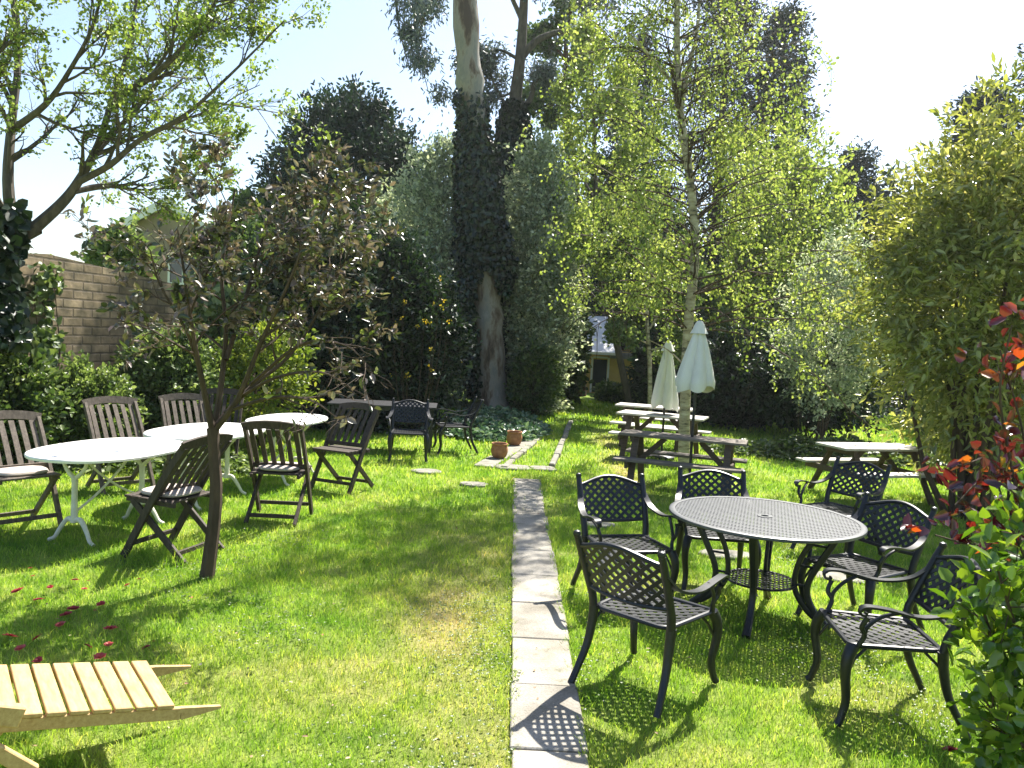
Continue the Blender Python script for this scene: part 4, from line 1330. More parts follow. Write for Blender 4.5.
# --- silver birch
def birch():
    rng = np.random.default_rng(13)
    b = Vector((2.70, 11.9, 0)); Y = 11.9
    root = thing('birch_tree', 'tall silver birch with weeping yellow-green leaves rising behind the near picnic table', 'tree', b)
    def px(x, y, dy=0): return at(x, y, Y + dy) - b
    out = []; P = []; D = []; ln = []
    trunk = [(0, 0, -.1), px(684, 440), px(688, 330), px(695, 250), px(690, 180), px(680, 110), px(677, 40), px(678, -40), px(680, -130), px(682, -230)]
    tp, tr = smooth_path(trunk, [.105, .085, .074, .066, .060, .054, .045, .036, .022, .01], 5)
    main = [(tp, tr)]
    fk = smooth_path([px(681, 112), px(688, 70, .1), px(697, 30, .2), px(702, -40, .3), px(712, -140, .3)], [.035, .03, .026, .02, .01], 5)
    main.append(fk)
    for pts, r in (([px(681, 95), px(662, 70, -.2), px(640, 45, -.4), px(626, 30, -.5)], [.032, .026, .02, .012]), ([px(679, 104), px(650, 98, -.3), px(622, 88, -.5), px(600, 90, -.6)], [.02, .016, .012, .007]), ([px(684, 440 - 75), px(668, 350, .1), px(645, 338, .1)], [.015, .01, .006])):
        main.append(smooth_path(pts, r, 4))
    def twig(q, d, L):
        # pendulous twig
        n = 6; pts = [q]; 
        for i in range(n):
            d = nrm(d + np.array([0, 0, -.42]) + rng.normal(size=3) * .13)
            pts.append(pts[-1] + d * L / n)
        pts = np.array(pts); out.append((pts, [.0045 * (1 - .8 * i / n) + .0008 for i in range(n + 1)]))
        for i in range(n):
            P.append(pts[i]); D.append(pts[i + 1] - pts[i]); ln.append(L / n)
    zs = tp[:, 2]
    for i in range(165):
        z = 1.9 + (9.0 - 1.9) * ((i + rng.random()) / 165) ** .95
        k = int(np.clip(np.searchsorted(zs, z), 1, len(zs) - 1)); q = tp[k]
        a = rng.random() * 2 * PI
        Rm = 2.3 * (1 - max(0, (z - 4.5)) / 7.5) * (.8 + .35 * rng.random())
        if z < 3.2: Rm *= .85 + .35 * (math.cos(a) > 0)
        el = rad(35 if z > 3 else 18) * (.6 + .8 * rng.random())
        d = np.array([math.cos(a) * math.cos(el), math.sin(a) * math.cos(el), math.sin(el)])
        n = 7; pts = [q]; dd = d.copy()
        for j in range(n):
            dd = nrm(dd + np.array([0, 0, -.10 if z > 3 else -.05]) + rng.normal(size=3) * .12)
            pts.append(pts[-1] + dd * Rm / n)
        pts = np.array(pts); r0 = .022 * (1 - z / 14)
        out.append((pts, [r0 * (1 - .85 * j / n) for j in range(n + 1)]))
        for j in range(7):
            x = (.18 + .82 * rng.random()) * n * .999; ii = int(x)
            qq = pts[ii] + (pts[ii + 1] - pts[ii]) * (x - ii)
            dv = nrm(dd * .6 + rng.normal(size=3) * .7)
            twig(qq, dv, .35 + .75 * rng.random())
    branch_mesh('trunk', main, 'bark_birch', root, 10)
    branch_mesh('branches', out, 'bark_brown', root, 4, minr=.0045)
    P = np.array(P); D = np.array(D); ln = np.array(ln)
    k = P[:, 2] > 2.0 - .6 * np.clip((P[:, 0] - .3) / .8, 0, 1) + .45 * np.clip((-P[:, 0] - .2) / .3, 0, 1);
    k &= (P[:, 2] < 5.2) | (rng.random(len(P)) < .55); P, D, ln = P[k], D[k], ln[k]
    k = ~((np.abs(P[:, 0] - np.interp(P[:, 2], tp[:, 2], tp[:, 0])) < .32) & (P[:, 1] < -.1) & (rng.random(len(P)) < .8))
    P, D, ln = P[k], D[k], ln[k]
    C, A, NN, cl = spray_leaves(rng, P, D, ln, 6, .045, 1.0, .3, .4)
    n = len(C)
    leaves('crown', C, A, NN, .047 * (.7 + .6 * rng.random(n)), .040 * (.7 + .6 * rng.random(n)), 'leaf_birch', root, rng, curl=.05, rnd=cl)
    print('birch', n)
birch()

# --- eucalyptus with ivy
def eucalyptus():
    rng = np.random.default_rng(17)
    b = Vector((-.50, 19.6, 0)); Y = 19.6
    root = thing('eucalyptus_tree', 'massive pale-barked eucalyptus, bare and mottled above its dark ivy sleeve', 'tree', b)
    def px(x, y, dy=0): return at(x, y, Y + dy) - b
    k = Y / FPX
    axis = [px(491, 415), px(490, 380), px(488, 330), px(484, 260), px(478, 180), px(472, 110), px(467, 40), px(464, -30), px(462, -120), px(466, -230)]
    rr = [18 * k, 16.5 * k, 15.5 * k, 15 * k, 14.5 * k, 13.5 * k, 12.5 * k, 11.5 * k, 9 * k, 5 * k]
    axis[0].z = -.1
    tp, tr = smooth_path(axis, rr, 5)
    fl = np.interp(np.array(tp)[:, 2], [0, .6, 1.6], [1.15, 1.03, 1.0])
    jr = 1 + .05 * np.sin(np.arange(len(tp)) * 1.9) + .04 * rng.normal(size=len(tp))
    mb = MB(); mb.tube(tp, list(np.array(tr) * fl * jr), 24)
    o = mb.build('trunk', 'bark_eucalyptus', root, True)
    out = []; tw = []
    S = [(6, .5, 45, .14, -.02), (6, .5, 42, .16, -.06), (5, .5, 40, .2, -.12), (0, 0, 0, .2, -.1)]
    def limb(pts, r, lo=.3, lsc=.7):
        p, q = smooth_path(pts, r, 4); out.append((p, q))
        branch_off(rng, p, q, float(np.linalg.norm(np.diff(p, axis=0), axis=1).sum()) * lsc, 0, S, out, tw, lo)
    limb([px(466, -20), px(445, -60, -.5), px(420, -70, -1), px(398, -40, -1.4), px(398, 20, -1.6), px(410, 70, -1.6)], [.10, .07, .05, .035, .025, .012], .2, .45)
    limb([px(466, 10), px(450, -10, .5), px(430, 0, .8), px(418, 45, 1.), px(428, 90, 1.1)], [.06, .04, .03, .02, .01], .2, .55)
    limb([px(464, -80), px(480, -120, .5), px(505, -120, .8), px(520, -60, 1.)], [.08, .06, .04, .02], .3, .6)
    limb([px(464, -100), px(440, -150, .5), px(410, -160, .8), px(395, -110, 1.)], [.08, .06, .04, .02], .3, .6)
    limb([px(466, -160), px(470, -220, .5), px(475, -280, 1)], [.08, .06, .04], .1, 1.)
    branch_mesh('branches', out, 'bark_grey', root, 5, minr=.006)
    n = crown_from_twigs('crown', tw, 5, .13, .04, 'leaf_eucalyptus', root, rng, .12, .7, .2, .9, keep=.55)
    print('euc', len(tw), n)
    # ivy sleeve: own plant
    iv = thing('ivy', 'dark glossy ivy wrapping the eucalyptus trunk from knee height to high above', 'ivy', b)
    n = 26000
    P0 = rng.random(n)
    zl, zh = .35, px(474, 92).z
    z = zl + (zh - zl) * P0 ** .9
    xi = np.interp(z, tp[:, 2], np.arange(len(tp))); ii = xi.astype(int); ii = np.clip(ii, 0, len(tp) - 2); fr = (xi - ii)[:, None]
    c = tp[ii] * (1 - fr) + tp[ii + 1] * fr
    tr_ = np.array(tr); r = tr_[ii] * (1 - fr[:, 0]) + tr_[ii + 1] * fr[:, 0]
    a = rng.random(n) * 2 * PI
    t = (z - zl) / (zh - zl)
    # ragged, thicker in the middle, bare strip at lower right
    th = .06 + .26 * np.sin(np.clip(t * 1.15, 0, 1) * PI) ** .7 * (1 + .3 * np.sin(z * 2.1 + a * 2)) 
    thick = r + th * rng.random(n) ** .6
    dirv = np.stack([np.cos(a), np.sin(a), np.zeros(n)], 1)
    keep = ~((t < .30 + .06 * np.sin(a * 3) + .10 * np.cos(a + .7)) & (np.cos(a + .7) > .15)) & (rng.random(n) < np.clip((1 - t) * 2.2 + .10 * (1 + np.sin(a * 3 + z * 2)) * (np.cos(a - 3.6) > -.2), 0, 1))
    C = (c + dirv * thick[:, None])[keep]; dv = dirv[keep]; m = len(C)
    A = rng.normal(size=(m, 3)) * .6; A[:, 2] -= .8
    NN = dv + rng.normal(size=(m, 3)) * .45
    leaves('foliage', C, A, NN, .115 * (.5 + .9 * rng.random(m)), .10 * (.5 + .9 * rng.random(m)), 'leaf_ivy', iv, rng)
eucalyptus()

def tall_tree(name, label, b, axis, radii, limbs, S, leafm, L, Wd, m, jit, bark, seed, droop=.3, keep=.7, k=12, minr=.006, group=None, spread=.9, lsc=.7):
    rng = np.random.default_rng(seed)
    b = Vector(b); Y = b.y
    root = thing(name, label, 'tree', b, 0, group)
    def px(q): return at(q[0], q[1], Y + (q[2] if len(q) > 2 else 0)) - b
    ax = [px(q) for q in axis]; ax[0].z = -.1
    tp, tr = smooth_path(ax, radii, 5)
    out = [(tp, tr)]; tw = []
    for pts, r, lo in limbs:
        p, q = smooth_path([px(x) for x in pts], r, 4); out.append((p, q))
        branch_off(rng, p, q, float(np.linalg.norm(np.diff(p, axis=0), axis=1).sum()) * lsc, 0, S, out, tw, lo)
    mb = MB()
    for i, (p, r) in enumerate(out):
        if max(r) >= minr: mb.tube(p, r, k if r[0] > .08 else 5, cap=False)
    mb.build('trunk', bark, root, True)
    n = crown_from_twigs('crown', tw, m, L, Wd, leafm, root, rng, jit, droop, .3, spread, keep=keep)
    print(name, len(tw), n)
    return root, tp, tr

S2 = [(6, .5, 45, .14, .05), (5, .5, 42, .18, .02), (4, .5, 40, .2, -.05), (0, 0, 0, .2, -.1)]
b2 = at(523, 400, 23)
r2, tp2, tr2 = tall_tree('tall_tree', 'tall dark tree with upswept limbs behind the eucalyptus, its lower trunk black with ivy', (b2.x, 23, 0),
    [(523, 400), (521, 300), (518, 200), (514, 120), (520, 60), (524, 0), (526, -80)], [.34, .30, .26, .20, .15, .12, .08],
    [([(518, 62), (535, 42), (555, 33), (580, 28), (600, 5)], [.12, .10, .08, .06, .03], .4), ([(516, 110), (530, 100), (535, 82), (548, 78)], [.09, .08, .06, .02], .6),
     ([(520, 60), (500, 50), (480, 55), (465, 60)], [.06, .04, .03, .02], .3), ([(522, 20), (505, -20), (495, -60)], [.08, .06, .03], .2), ([(512, 115), (500, 95), (492, 78), (490, 60)], [.06, .05, .03, .015], .5),
     ([(524, 0), (545, -30), (570, -60)], [.08, .06, .03], .2), ([(518, 90), (495, 100), (478, 110)], [.04, .03, .015], .3)],
    S2, 'leaf_eucalyptus', .14, .045, 5, .14, 'bark_grey', 31, .6, .5)
def ivy_on(name, label, b, tp, tr, z0, z1, n, extra, seed, L=.2):
    rng = np.random.default_rng(seed)
    root = thing(name, label, 'ivy', b)
    z = z0 + (z1 - z0) * rng.random(n)
    xi = np.interp(z, tp[:, 2], np.arange(len(tp))); ii = np.clip(xi.astype(int), 0, len(tp) - 2); fr = (xi - ii)[:, None]
    c = tp[ii] * (1 - fr) + tp[ii + 1] * fr
    tr = np.array(tr); r = tr[ii]
    t = (z - z0) / (z1 - z0)
    a = rng.random(n) * 2 * PI
    th = extra * (np.sin(np.clip(t, 0, 1) * PI) ** .6) * (1 + .35 * np.sin(z * 1.7 + 2 * a))
    dv = np.stack([np.cos(a), np.sin(a), np.zeros(n)], 1)
    C = c + dv * (r + th * rng.random(n) ** .5 + .03)[:, None]
    A = rng.normal(size=(n, 3)) * .6; A[:, 2] -= .8
    leaves('foliage', C, A, dv + rng.normal(size=(n, 3)) * .5, L * (.6 + .8 * rng.random(n)), L * .85, 'leaf_ivy', root, rng)
ivy_on('ivy', 'thick black-green ivy on the trunk of the tall tree behind the eucalyptus', (b2.x, 23, 0), tp2, tr2, .3, 8.6, 15000, .42, 32, .14)

b3 = at(577, 392, 27)
tall_tree('pine_tree', 'reddish-trunked pine standing left of the cottage at the end of the lawn', (b3.x, 27, 0),
    [(578, 392), (577, 330), (576, 250), (573, 180), (568, 130), (566, 80), (566, 30)], [.30, .27, .24, .20, .15, .10, .06],
    [([(576, 235), (592, 228), (608, 222), (625, 224)], [.12, .09, .06, .03], .3), ([(573, 190), (555, 175), (540, 175)], [.09, .06, .03], .3), ([(570, 150), (588, 130), (610, 120), (630, 125)], [.10, .08, .05, .03], .3),
     ([(568, 130), (550, 110), (535, 100)], [.08, .05, .03], .2), ([(566, 80), (585, 60), (600, 45)], [.08, .05, .03], .2), ([(566, 60), (548, 40), (535, 45)], [.07, .05, .03], .2), ([(566, 40), (572, 10), (585, -10)], [.05, .04, .02], .1),
     ([(572, 165), (600, 175), (620, 168)], [.07, .05, .03], .2)],
    [(5, .5, 45, .14, .03), (5, .55, 42, .18, .02), (4, .5, 40, .2, 0), (0, 0, 0, .2, 0)], 'leaf_green', .17, .11, 6, .16, 'bark_pine', 33, .2, .75)

b5 = at(606, 396, 21)
tall_tree('leafy_tree', 'airy light-green young tree filling the gap between the pine and the birch', (b5.x, 21, 0),
    [(634, 396), (616, 340), (600, 260), (596, 190), (594, 120), (592, 60)], [.10, .09, .08, .06, .04, .02],
    [([(604, 310), (580, 280), (560, 262)], [.05, .03, .015], .3), ([(603, 300), (625, 275), (650, 262)], [.05, .03, .015], .3), ([(600, 260), (575, 225), (552, 205)], [.05, .03, .015], .2),
     ([(600, 255), (622, 220), (648, 200)], [.05, .03, .015], .2), ([(597, 205), (575, 165), (556, 140)], [.04, .025, .01], .2), ([(597, 200), (618, 160), (640, 135)], [.04, .025, .01], .2),
     ([(595, 150), (580, 110), (570, 85)], [.03, .02, .01], .2), ([(594, 140), (610, 100), (622, 75)], [.03, .02, .01], .2), ([(593, 90), (590, 55), (588, 30)], [.02, .015, .01], .1), ([(602, 290, -1), (590, 250, -2), (575, 240, -2.6)], [.04, .03, .01], .2)],
    [(7, .5, 45, .14, .03), (6, .55, 42, .18, .02), (4, .5, 40, .2, 0), (0, 0, 0, .2, 0)], 'leaf_birch', .095, .075, 4, .13, 'bark_grey', 35, .2, .55)

b4 = at(650, 404, 18.5)
tall_tree('sapling', 'slim young tree with a straight pale trunk left of the cream parasol', (b4.x, 18.5, 0),
    [(651, 410), (650, 370), (647, 320), (645, 270), (640, 220)], [.06, .055, .045, .035, .015],
    [([(648, 330), (665, 310), (680, 300)], [.03, .02, .01], .2), ([(647, 320), (630, 300), (615, 290)], [.03, .02, .01], .2), ([(645, 290), (660, 265), (675, 250)], [.025, .02, .01], .2),
     ([(645, 270), (630, 250), (618, 240)], [.025, .02, .01], .2), ([(643, 250), (650, 220), (655, 190)], [.025, .02, .01], .2), ([(650, 345), (630, 335), (615, 330)], [.02, .015, .01], .2), ([(650, 350), (672, 345), (690, 340)], [.02, .015, .01], .2)],
    [(5, .6, 45, .14, .03), (5, .6, 42, .18, .02), (3, .5, 40, .2, 0), (0, 0, 0, .2, 0)], 'leaf_fresh', .09, .075, 6, .08, 'bark_birch', 34, .1, .8)

# conifers: tiers of drooping sprays
def conifer(label, x, ytop, Y, R, seed, mat='leaf_pine', zb=.6, n=1500, m=18, L=.15, shape=.75, name='conifer_tree', group='dark conifers beyond the birch', droop=.25, jit=.12):
    rng = np.random.default_rng(seed)
    top = at(x, ytop, Y)
    b = (top.x, Y, 0); H = top.z
    root = thing(name, label, 'tree', b, 0, group)
    mb = MB(); mb.tube([(0, 0, -.2), (0, 0, H * .5), (0, 0, H * .97)], [.28, .18, .03], 10); mb.build('trunk', 'bark_pine', root, True)
    z = zb + (H - zb) * rng.random(n) ** 1.15
    t = (z - zb) / (H - zb)
    a = rng.random(n) * 2 * PI
    # limbs in loose tiers with uneven reach
    reach = R * (1 - t) ** shape * (.72 + .28 * np.sin(z * 5.2 + a * 2) + .15 * np.sin(a * 5 + z * 2)) + .12
    q = rng.random(n) ** .55
    P = np.stack([np.cos(a) * reach * q, np.sin(a) * reach * q, z - droop * reach * q], 1)
    D = np.stack([np.cos(a), np.sin(a), -.15 + .5 * t], 1) + rng.normal(size=(n, 3)) * .3
    C, A, NN, cl = spray_leaves(rng, P, D, .55 * (.5 + rng.random(n)), m, jit, .8, .6, droop)
    leaves('crown', C, A, NN, L * (.6 + .8 * rng.random(len(C))), L * .42, mat, root, rng, rnd=cl)
conifer('tall dark conifer behind the upper left side of the birch', 640, 40, 35, 3.4, 61, n=1700)
conifer('tallest dark conifer directly behind the birch crown', 735, -70, 33, 4.0, 62, n=2400)
conifer('dark conifer whose jagged edge shows at the right side of the birch', 787, 12, 31, 2.7, 63, n=2000)
conifer('small pointed dark conifer top between the birch and the bamboo-like shrub', 858, 150, 31, 1.7, 64, n=1200)
conifer('dark blue-green conifer peeking over the tall shrub at the right', 985, 95, 24, 2.4, 65, n=1600)
conifer('lacy dark conifer at the far right edge above the tall shrub', 1062, 30, 22, 2.3, 66, n=900)
conifer('lower dark conifer left of the cottage behind the pine', 548, 205, 33, 2.4, 67, n=1300)

# ================================================================== shrubs and hedges
def c_(x, y, Y): return tuple(at(x, y, Y))
def shrub(label, x0, x1, ytop, ybot, Y, mat, seed, n=500, m=12, L=.1, Wd=.05, cat='shrub', name='shrub', dd=.7, ln=.3, **kw):
    """crown filling the pixel box at depth Y, standing on the ground"""
    a = at(x0, ybot, Y); b = at(x1, ybot, Y); t = at((x0 + x1) / 2, ytop, Y); lo = at((x0 + x1) / 2, ybot, Y)
    zb = max(lo.z, .0)
    rx = (b.x - a.x) / 2; rz = (t.z - zb) / 2
    c = ((a.x + b.x) / 2, Y, zb + rz)
    return bush(name, label, cat, (c[0], Y, 0), c, (rx * .92, rx * dd, rz * .95), n, m, L, Wd, mat, seed, ln=ln, **kw)

# yew dome, far left of centre
shrub('big dome-shaped dark yew rising against the sky left of the eucalyptus', 268, 418, 106, 400, 25, 'leaf_yew', 71, n=3000, m=20, L=.17, Wd=.07, name='yew_tree', cat='tree', dd=.8, ln=.75, shell=.6, amp=.16, upbias=.5, jit=.10, trunk_part='trunk', stem_r=.12)
shrub('grey-green variegated shrub left of the ivy-covered trunk', 398, 478, 145, 400, 20.6, 'leaf_variegated', 72, n=1900, m=16, L=.11, Wd=.06, ln=.55, shell=.5, amp=.34, jit=.07, stem_r=.05)
shrub('softly grey leafy shrub between the yew and the variegated shrub', 345, 420, 190, 400, 21.5, 'leaf_variegated', 73, n=800, m=12, L=.13, Wd=.06, ln=.5, shell=.5, jit=.07, upbias=.7)
shrub('pale silvery shrub glowing in the sun right of the big trunk', 498, 556, 175, 410, 20.6, 'leaf_variegated', 74, n=1900, m=16, L=.11, Wd=.06, ln=.55, shell=.45, amp=.34, jit=.07, upbias=.6)
shrub('low leafy green shrub at the right foot of the big trunk beside the grass', 514, 552, 350, 416, 19.3, 'leaf_green', 75, n=420, m=12, L=.11, Wd=.06, ln=.3)
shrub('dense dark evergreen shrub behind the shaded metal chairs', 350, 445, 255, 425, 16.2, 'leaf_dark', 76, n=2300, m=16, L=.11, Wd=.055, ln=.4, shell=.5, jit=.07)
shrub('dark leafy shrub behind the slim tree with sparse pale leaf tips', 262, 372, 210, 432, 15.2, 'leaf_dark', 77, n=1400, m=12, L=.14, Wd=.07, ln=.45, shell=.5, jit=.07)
def blooms(label, pts, Y, seed, n):
    rng = np.random.default_rng(seed)
    x0, x1, y0, y1 = pts
    C = []
    for i in range(n):
        C.append(tuple(at(x0 + (x1 - x0) * rng.random(), y0 + (y1 - y0) * rng.random(), Y + rng.normal() * .08)))
    C = np.array(C); b = C.mean(0); b[2] = 0
    root = thing('flowering_shrub', label, 'shrub', tuple(b))
    C = C - b
    fo = None
    P = np.repeat(C, 6, 0) + rng.normal(size=(n * 6, 3)) * .02
    fo = leaves('flowers', P, rdir(rng, n * 6), rdir(rng, n * 6), .038, .034, 'petal_yellow', root, rng)
    Q = np.repeat(C, 9, 0) + rng.normal(size=(n * 9, 3)) * .12
    leaves('foliage', Q, rdir(rng, n * 9), rdir(rng, n * 9), .10, .045, 'leaf_dark', root, rng)
    mb = MB()
    for p in C[::2]:
        mb.tube([(p[0] * .4, 0, 0), (p[0] * .9, p[1] * .8, p[2] * .6), tuple(p)], [.008, .006, .003], 4, cap=False)
    mb.build('stem', 'bark_brown', root)
blooms('thin shrub dotted with small yellow flowers before the dark evergreen', (372, 455, 262, 385), 14.9, 78, 22)
shrub('yellow-green flowering shrub low behind the far white table', 216, 300, 330, 425, 12.3, 'leaf_yellowgreen', 79, n=420, m=12, L=.085, Wd=.045, ln=.3)
shrub('bright green leafy shrub against the wall behind the middle white table', 128, 212, 345, 432, 11.6, 'leaf_fresh', 80, n=900, m=14, L=.075, Wd=.045, ln=.32, dd=.5)
shrub('sunlit light green shrub below the wall behind the nearest white table', 30, 128, 378, 455, 10.3, 'leaf_fresh', 81, n=1000, m=14, L=.065, Wd=.04, ln=.3, dd=.5, shell=.5)
shrub('tangled green shrub at the left edge behind the first wooden chair', -60, 36, 370, 480, 9.4, 'leaf_green', 82, n=900, m=13, L=.085, Wd=.05, ln=.32, dd=.5, shell=.5)
shrub('leafy green shrub showing above the top of the left wall', 96, 136, 243, 300, 15.5, 'leaf_fresh', 83, n=330, m=11, L=.13, Wd=.08, ln=.4)
shrub('dark green shrub filling the corner where the left wall ends', 200, 290, 235, 420, 18.0, 'leaf_green', 84, n=900, m=12, L=.15, Wd=.08, ln=.45, shell=.5)
shrub('mid green tree far behind the slim purple-leaved tree', 195, 300, 195, 420, 23.0, 'leaf_green', 85, n=1100, m=12, L=.2, Wd=.11, ln=.5, shell=.5, name='leafy_tree', cat='tree', trunk_part='trunk', stem_r=.1)
# ivy masses on the left wall
def wall_ivy(label, boxes, seed, n, mat, L=.12):
    rng = np.random.default_rng(seed)
    C = []
    for (x0, x1, y0, y1, Y0, Y1, w) in boxes:
        k = int(n * w)
        u = rng.random(k); v = rng.random(k)
        for a, c in zip(u, v):
            C.append(tuple(at(x0 + (x1 - x0) * a + 5 * math.sin(c * 9), y0 + (y1 - y0) * c, Y0 + (Y1 - Y0) * a - abs(rng.normal()) * .16)))
    C = np.array(C); b = C.mean(0); b[2] = 0
    root = thing('ivy', label, 'ivy', tuple(b))
    C = C - b; C[:, 2] = np.maximum(C[:, 2], .03)
    m = len(C)
    A = rng.normal(size=(m, 3)) * .6; A[:, 2] -= .6
    NN = rng.normal(size=(m, 3)) * .5 + np.array([.5, -.7, .3])
    leaves('foliage', C, A, NN, L * (.6 + .8 * rng.random(m)), L * .9 * (.6 + .8 * rng.random(m)), mat, root, rng)
    mb = MB()
    for i in range(8):
        p = C[rng.integers(m)]; mb.tube([(p[0], p[1] + .1, 0.), (p[0] + .05, p[1] + .1, p[2] * .6), tuple(p)], [.012, .009, .004], 4, cap=False)
    mb.build('stem', 'bark_brown', root)
wall_ivy('dark glossy ivy hanging over the wall and trunk at the left edge', [(-45, 20, 205, 345, 8.7, 9.4, 1.0)], 91, 2600, 'leaf_ivy')
wall_ivy('ragged column of green ivy creeping up the left wall beside the bare blocks', [(30, 58, 262, 350, 10.1, 10.7, .15), (30, 50, 330, 420, 9.9, 10.3, .35), (98, 134, 262, 345, 12.0, 12.6, .14)], 92, 1900, 'leaf_green', .10)
wall_ivy('light green creeper spilling over the far end of the left wall', [(195, 268, 285, 360, 13.4, 15.3, 1.0)], 93, 1500, 'leaf_fresh', .11)

# right side
shrub('tall glossy olive-green shrub with hanging narrow leaves filling the right side', 868, 1090, 118, 432, 9.6, 'leaf_bay', 101, n=2300, m=12, L=.12, Wd=.036, ln=.50, shell=.3, amp=.30, droop=.45, upbias=.7, jit=.04, stems=16, stem_r=.04, dd=.6, name='tall_shrub')
shrub('loose silvery-green shrub between the birch and the tall olive shrub', 780, 868, 240, 425, 16.0, 'leaf_variegated', 102, n=1000, m=12, L=.085, Wd=.04, ln=.4, shell=.45, jit=.05, upbias=.6)
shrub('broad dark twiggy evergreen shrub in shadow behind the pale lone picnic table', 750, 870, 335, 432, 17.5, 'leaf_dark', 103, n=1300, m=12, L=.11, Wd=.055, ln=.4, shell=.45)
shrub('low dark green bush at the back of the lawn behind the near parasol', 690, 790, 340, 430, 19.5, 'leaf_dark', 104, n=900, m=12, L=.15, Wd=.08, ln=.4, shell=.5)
shrub('dark evergreen bush right of the cottage under the sapling', 642, 715, 322, 415, 21.5, 'leaf_dark', 105, n=1100, m=12, L=.17, Wd=.09, ln=.45, shell=.5)
shrub('bright green leafy bush above the dark evergreen beside the cottage', 638, 700, 255, 350, 23.5, 'leaf_green', 106, n=800, m=12, L=.18, Wd=.11, ln=.5)
shrub('tall bright green tree behind the lawn end right of the birch', 715, 835, 150, 420, 24.0, 'leaf_birch', 107, n=1500, m=16, L=.14, Wd=.09, ln=.8, shell=.5, name='leafy_tree', cat='tree', trunk_part='trunk', stem_r=.12)
shrub('leafy green shrub at the left of the far grass path', 544, 572, 290, 404, 23.0, 'leaf_green', 108, n=750, m=12, L=.17, Wd=.10, ln=.45, shell=.5)
shrub('small rounded green bush at the far end of the grass path before the cottage', 596, 640, 392, 406, 25.0, 'leaf_green', 109, n=260, m=12, L=.14, Wd=.08, ln=.25)
shrub('green bush behind the far right of the lawn below the tall olive shrub', 940, 1085, 315, 462, 11.0, 'leaf_bay', 110, n=1300, m=13, L=.09, Wd=.038, ln=.40, shell=.5)
shrub('tall leafy tree far behind the cottage roof', 540, 700, 200, 385, 42.0, 'leaf_green', 111, n=1300, m=12, L=.3, Wd=.18, ln=.8, shell=.5, name='leafy_tree', cat='tree', trunk_part='trunk', stem_r=.15)
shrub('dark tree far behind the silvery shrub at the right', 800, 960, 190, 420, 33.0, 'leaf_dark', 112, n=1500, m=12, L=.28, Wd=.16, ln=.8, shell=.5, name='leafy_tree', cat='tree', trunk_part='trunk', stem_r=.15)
shrub('dark tree beyond the right edge behind the tall olive shrub', 930, 1120, 170, 420, 20.0, 'leaf_green', 113, n=1300, m=12, L=.2, Wd=.12, ln=.6, shell=.5, name='leafy_tree', cat='tree', trunk_part='trunk', stem_r=.12)
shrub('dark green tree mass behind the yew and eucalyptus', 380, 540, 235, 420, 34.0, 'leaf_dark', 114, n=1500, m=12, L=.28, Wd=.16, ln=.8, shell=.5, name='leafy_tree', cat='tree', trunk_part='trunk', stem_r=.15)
for i, (x, yt, Y) in enumerate([(-40, 262, 40), (250, 215, 44), (480, 255, 50), (760, 240, 48), (1060, 230, 44)]):
    shrub(['woodland tree far beyond the left wall', 'woodland tree far behind the purple-leaved tree', 'woodland tree farthest behind the eucalyptus', 'woodland tree farthest behind the birch', 'woodland tree far beyond the right edge'][i],
          x - 110, x + 110, yt, 420, Y, 'leaf_green', 120 + i, n=1100, m=9, L=.42, Wd=.26, ln=1.0, shell=.5, name='woodland_tree', cat='tree', trunk_part='trunk', stem_r=.18, group='woodland trees beyond the garden')

# ground cover by the trunk
def ground_cover(label, cx, cy_, rx, ry, h, n, mat, seed, L=.11, spot=.0):
    rng = np.random.default_rng(seed)
    a = rng.random(n) * 2 * PI; q = rng.random(n) ** .5
    x = np.cos(a) * rx * q; y = np.sin(a) * ry * q
    z = h * (1 - q ** 2.5) * (.75 + .25 * np.sin(x * 6) * np.sin(y * 7)) * (rng.random(n) ** .3) + .02
    C = np.stack([cx + x, cy_ + y, z], 1)
    A = rng.normal(size=(n, 3)); A[:, 2] *= .4; NN = rng.normal(size=(n, 3)) * .5; NN[:, 2] += .8
    o = leaves('ground_cover', C, A, NN, L * (.6 + .8 * rng.random(n)), L * .7, mat, None, rng)
    tag(o, label, 'ground cover', kind='stuff')
ground_cover('low silvery-green ground cover spilling round the foot of the big trunk behind the pots', -.35, 16.3, 1.15, 2.2, .42, 5200, 'leaf_groundcover', 131)
ground_cover('dark low growth under the shrubs behind the shaded chairs', -2.4, 15.6, 2.2, 1.1, .25, 3000, 'leaf_dark', 132)
ground_cover('low leafy plants along the back edge of the lawn right of the parasols', 6.2, 14.6, 2.6, .9, .35, 4500, 'leaf_green', 133, .10)
ground_cover('low weeds below the left wall behind the wooden chairs', -4.8, 10.3, 1.6, .8, .35, 3500, 'leaf_fresh', 134, .08)

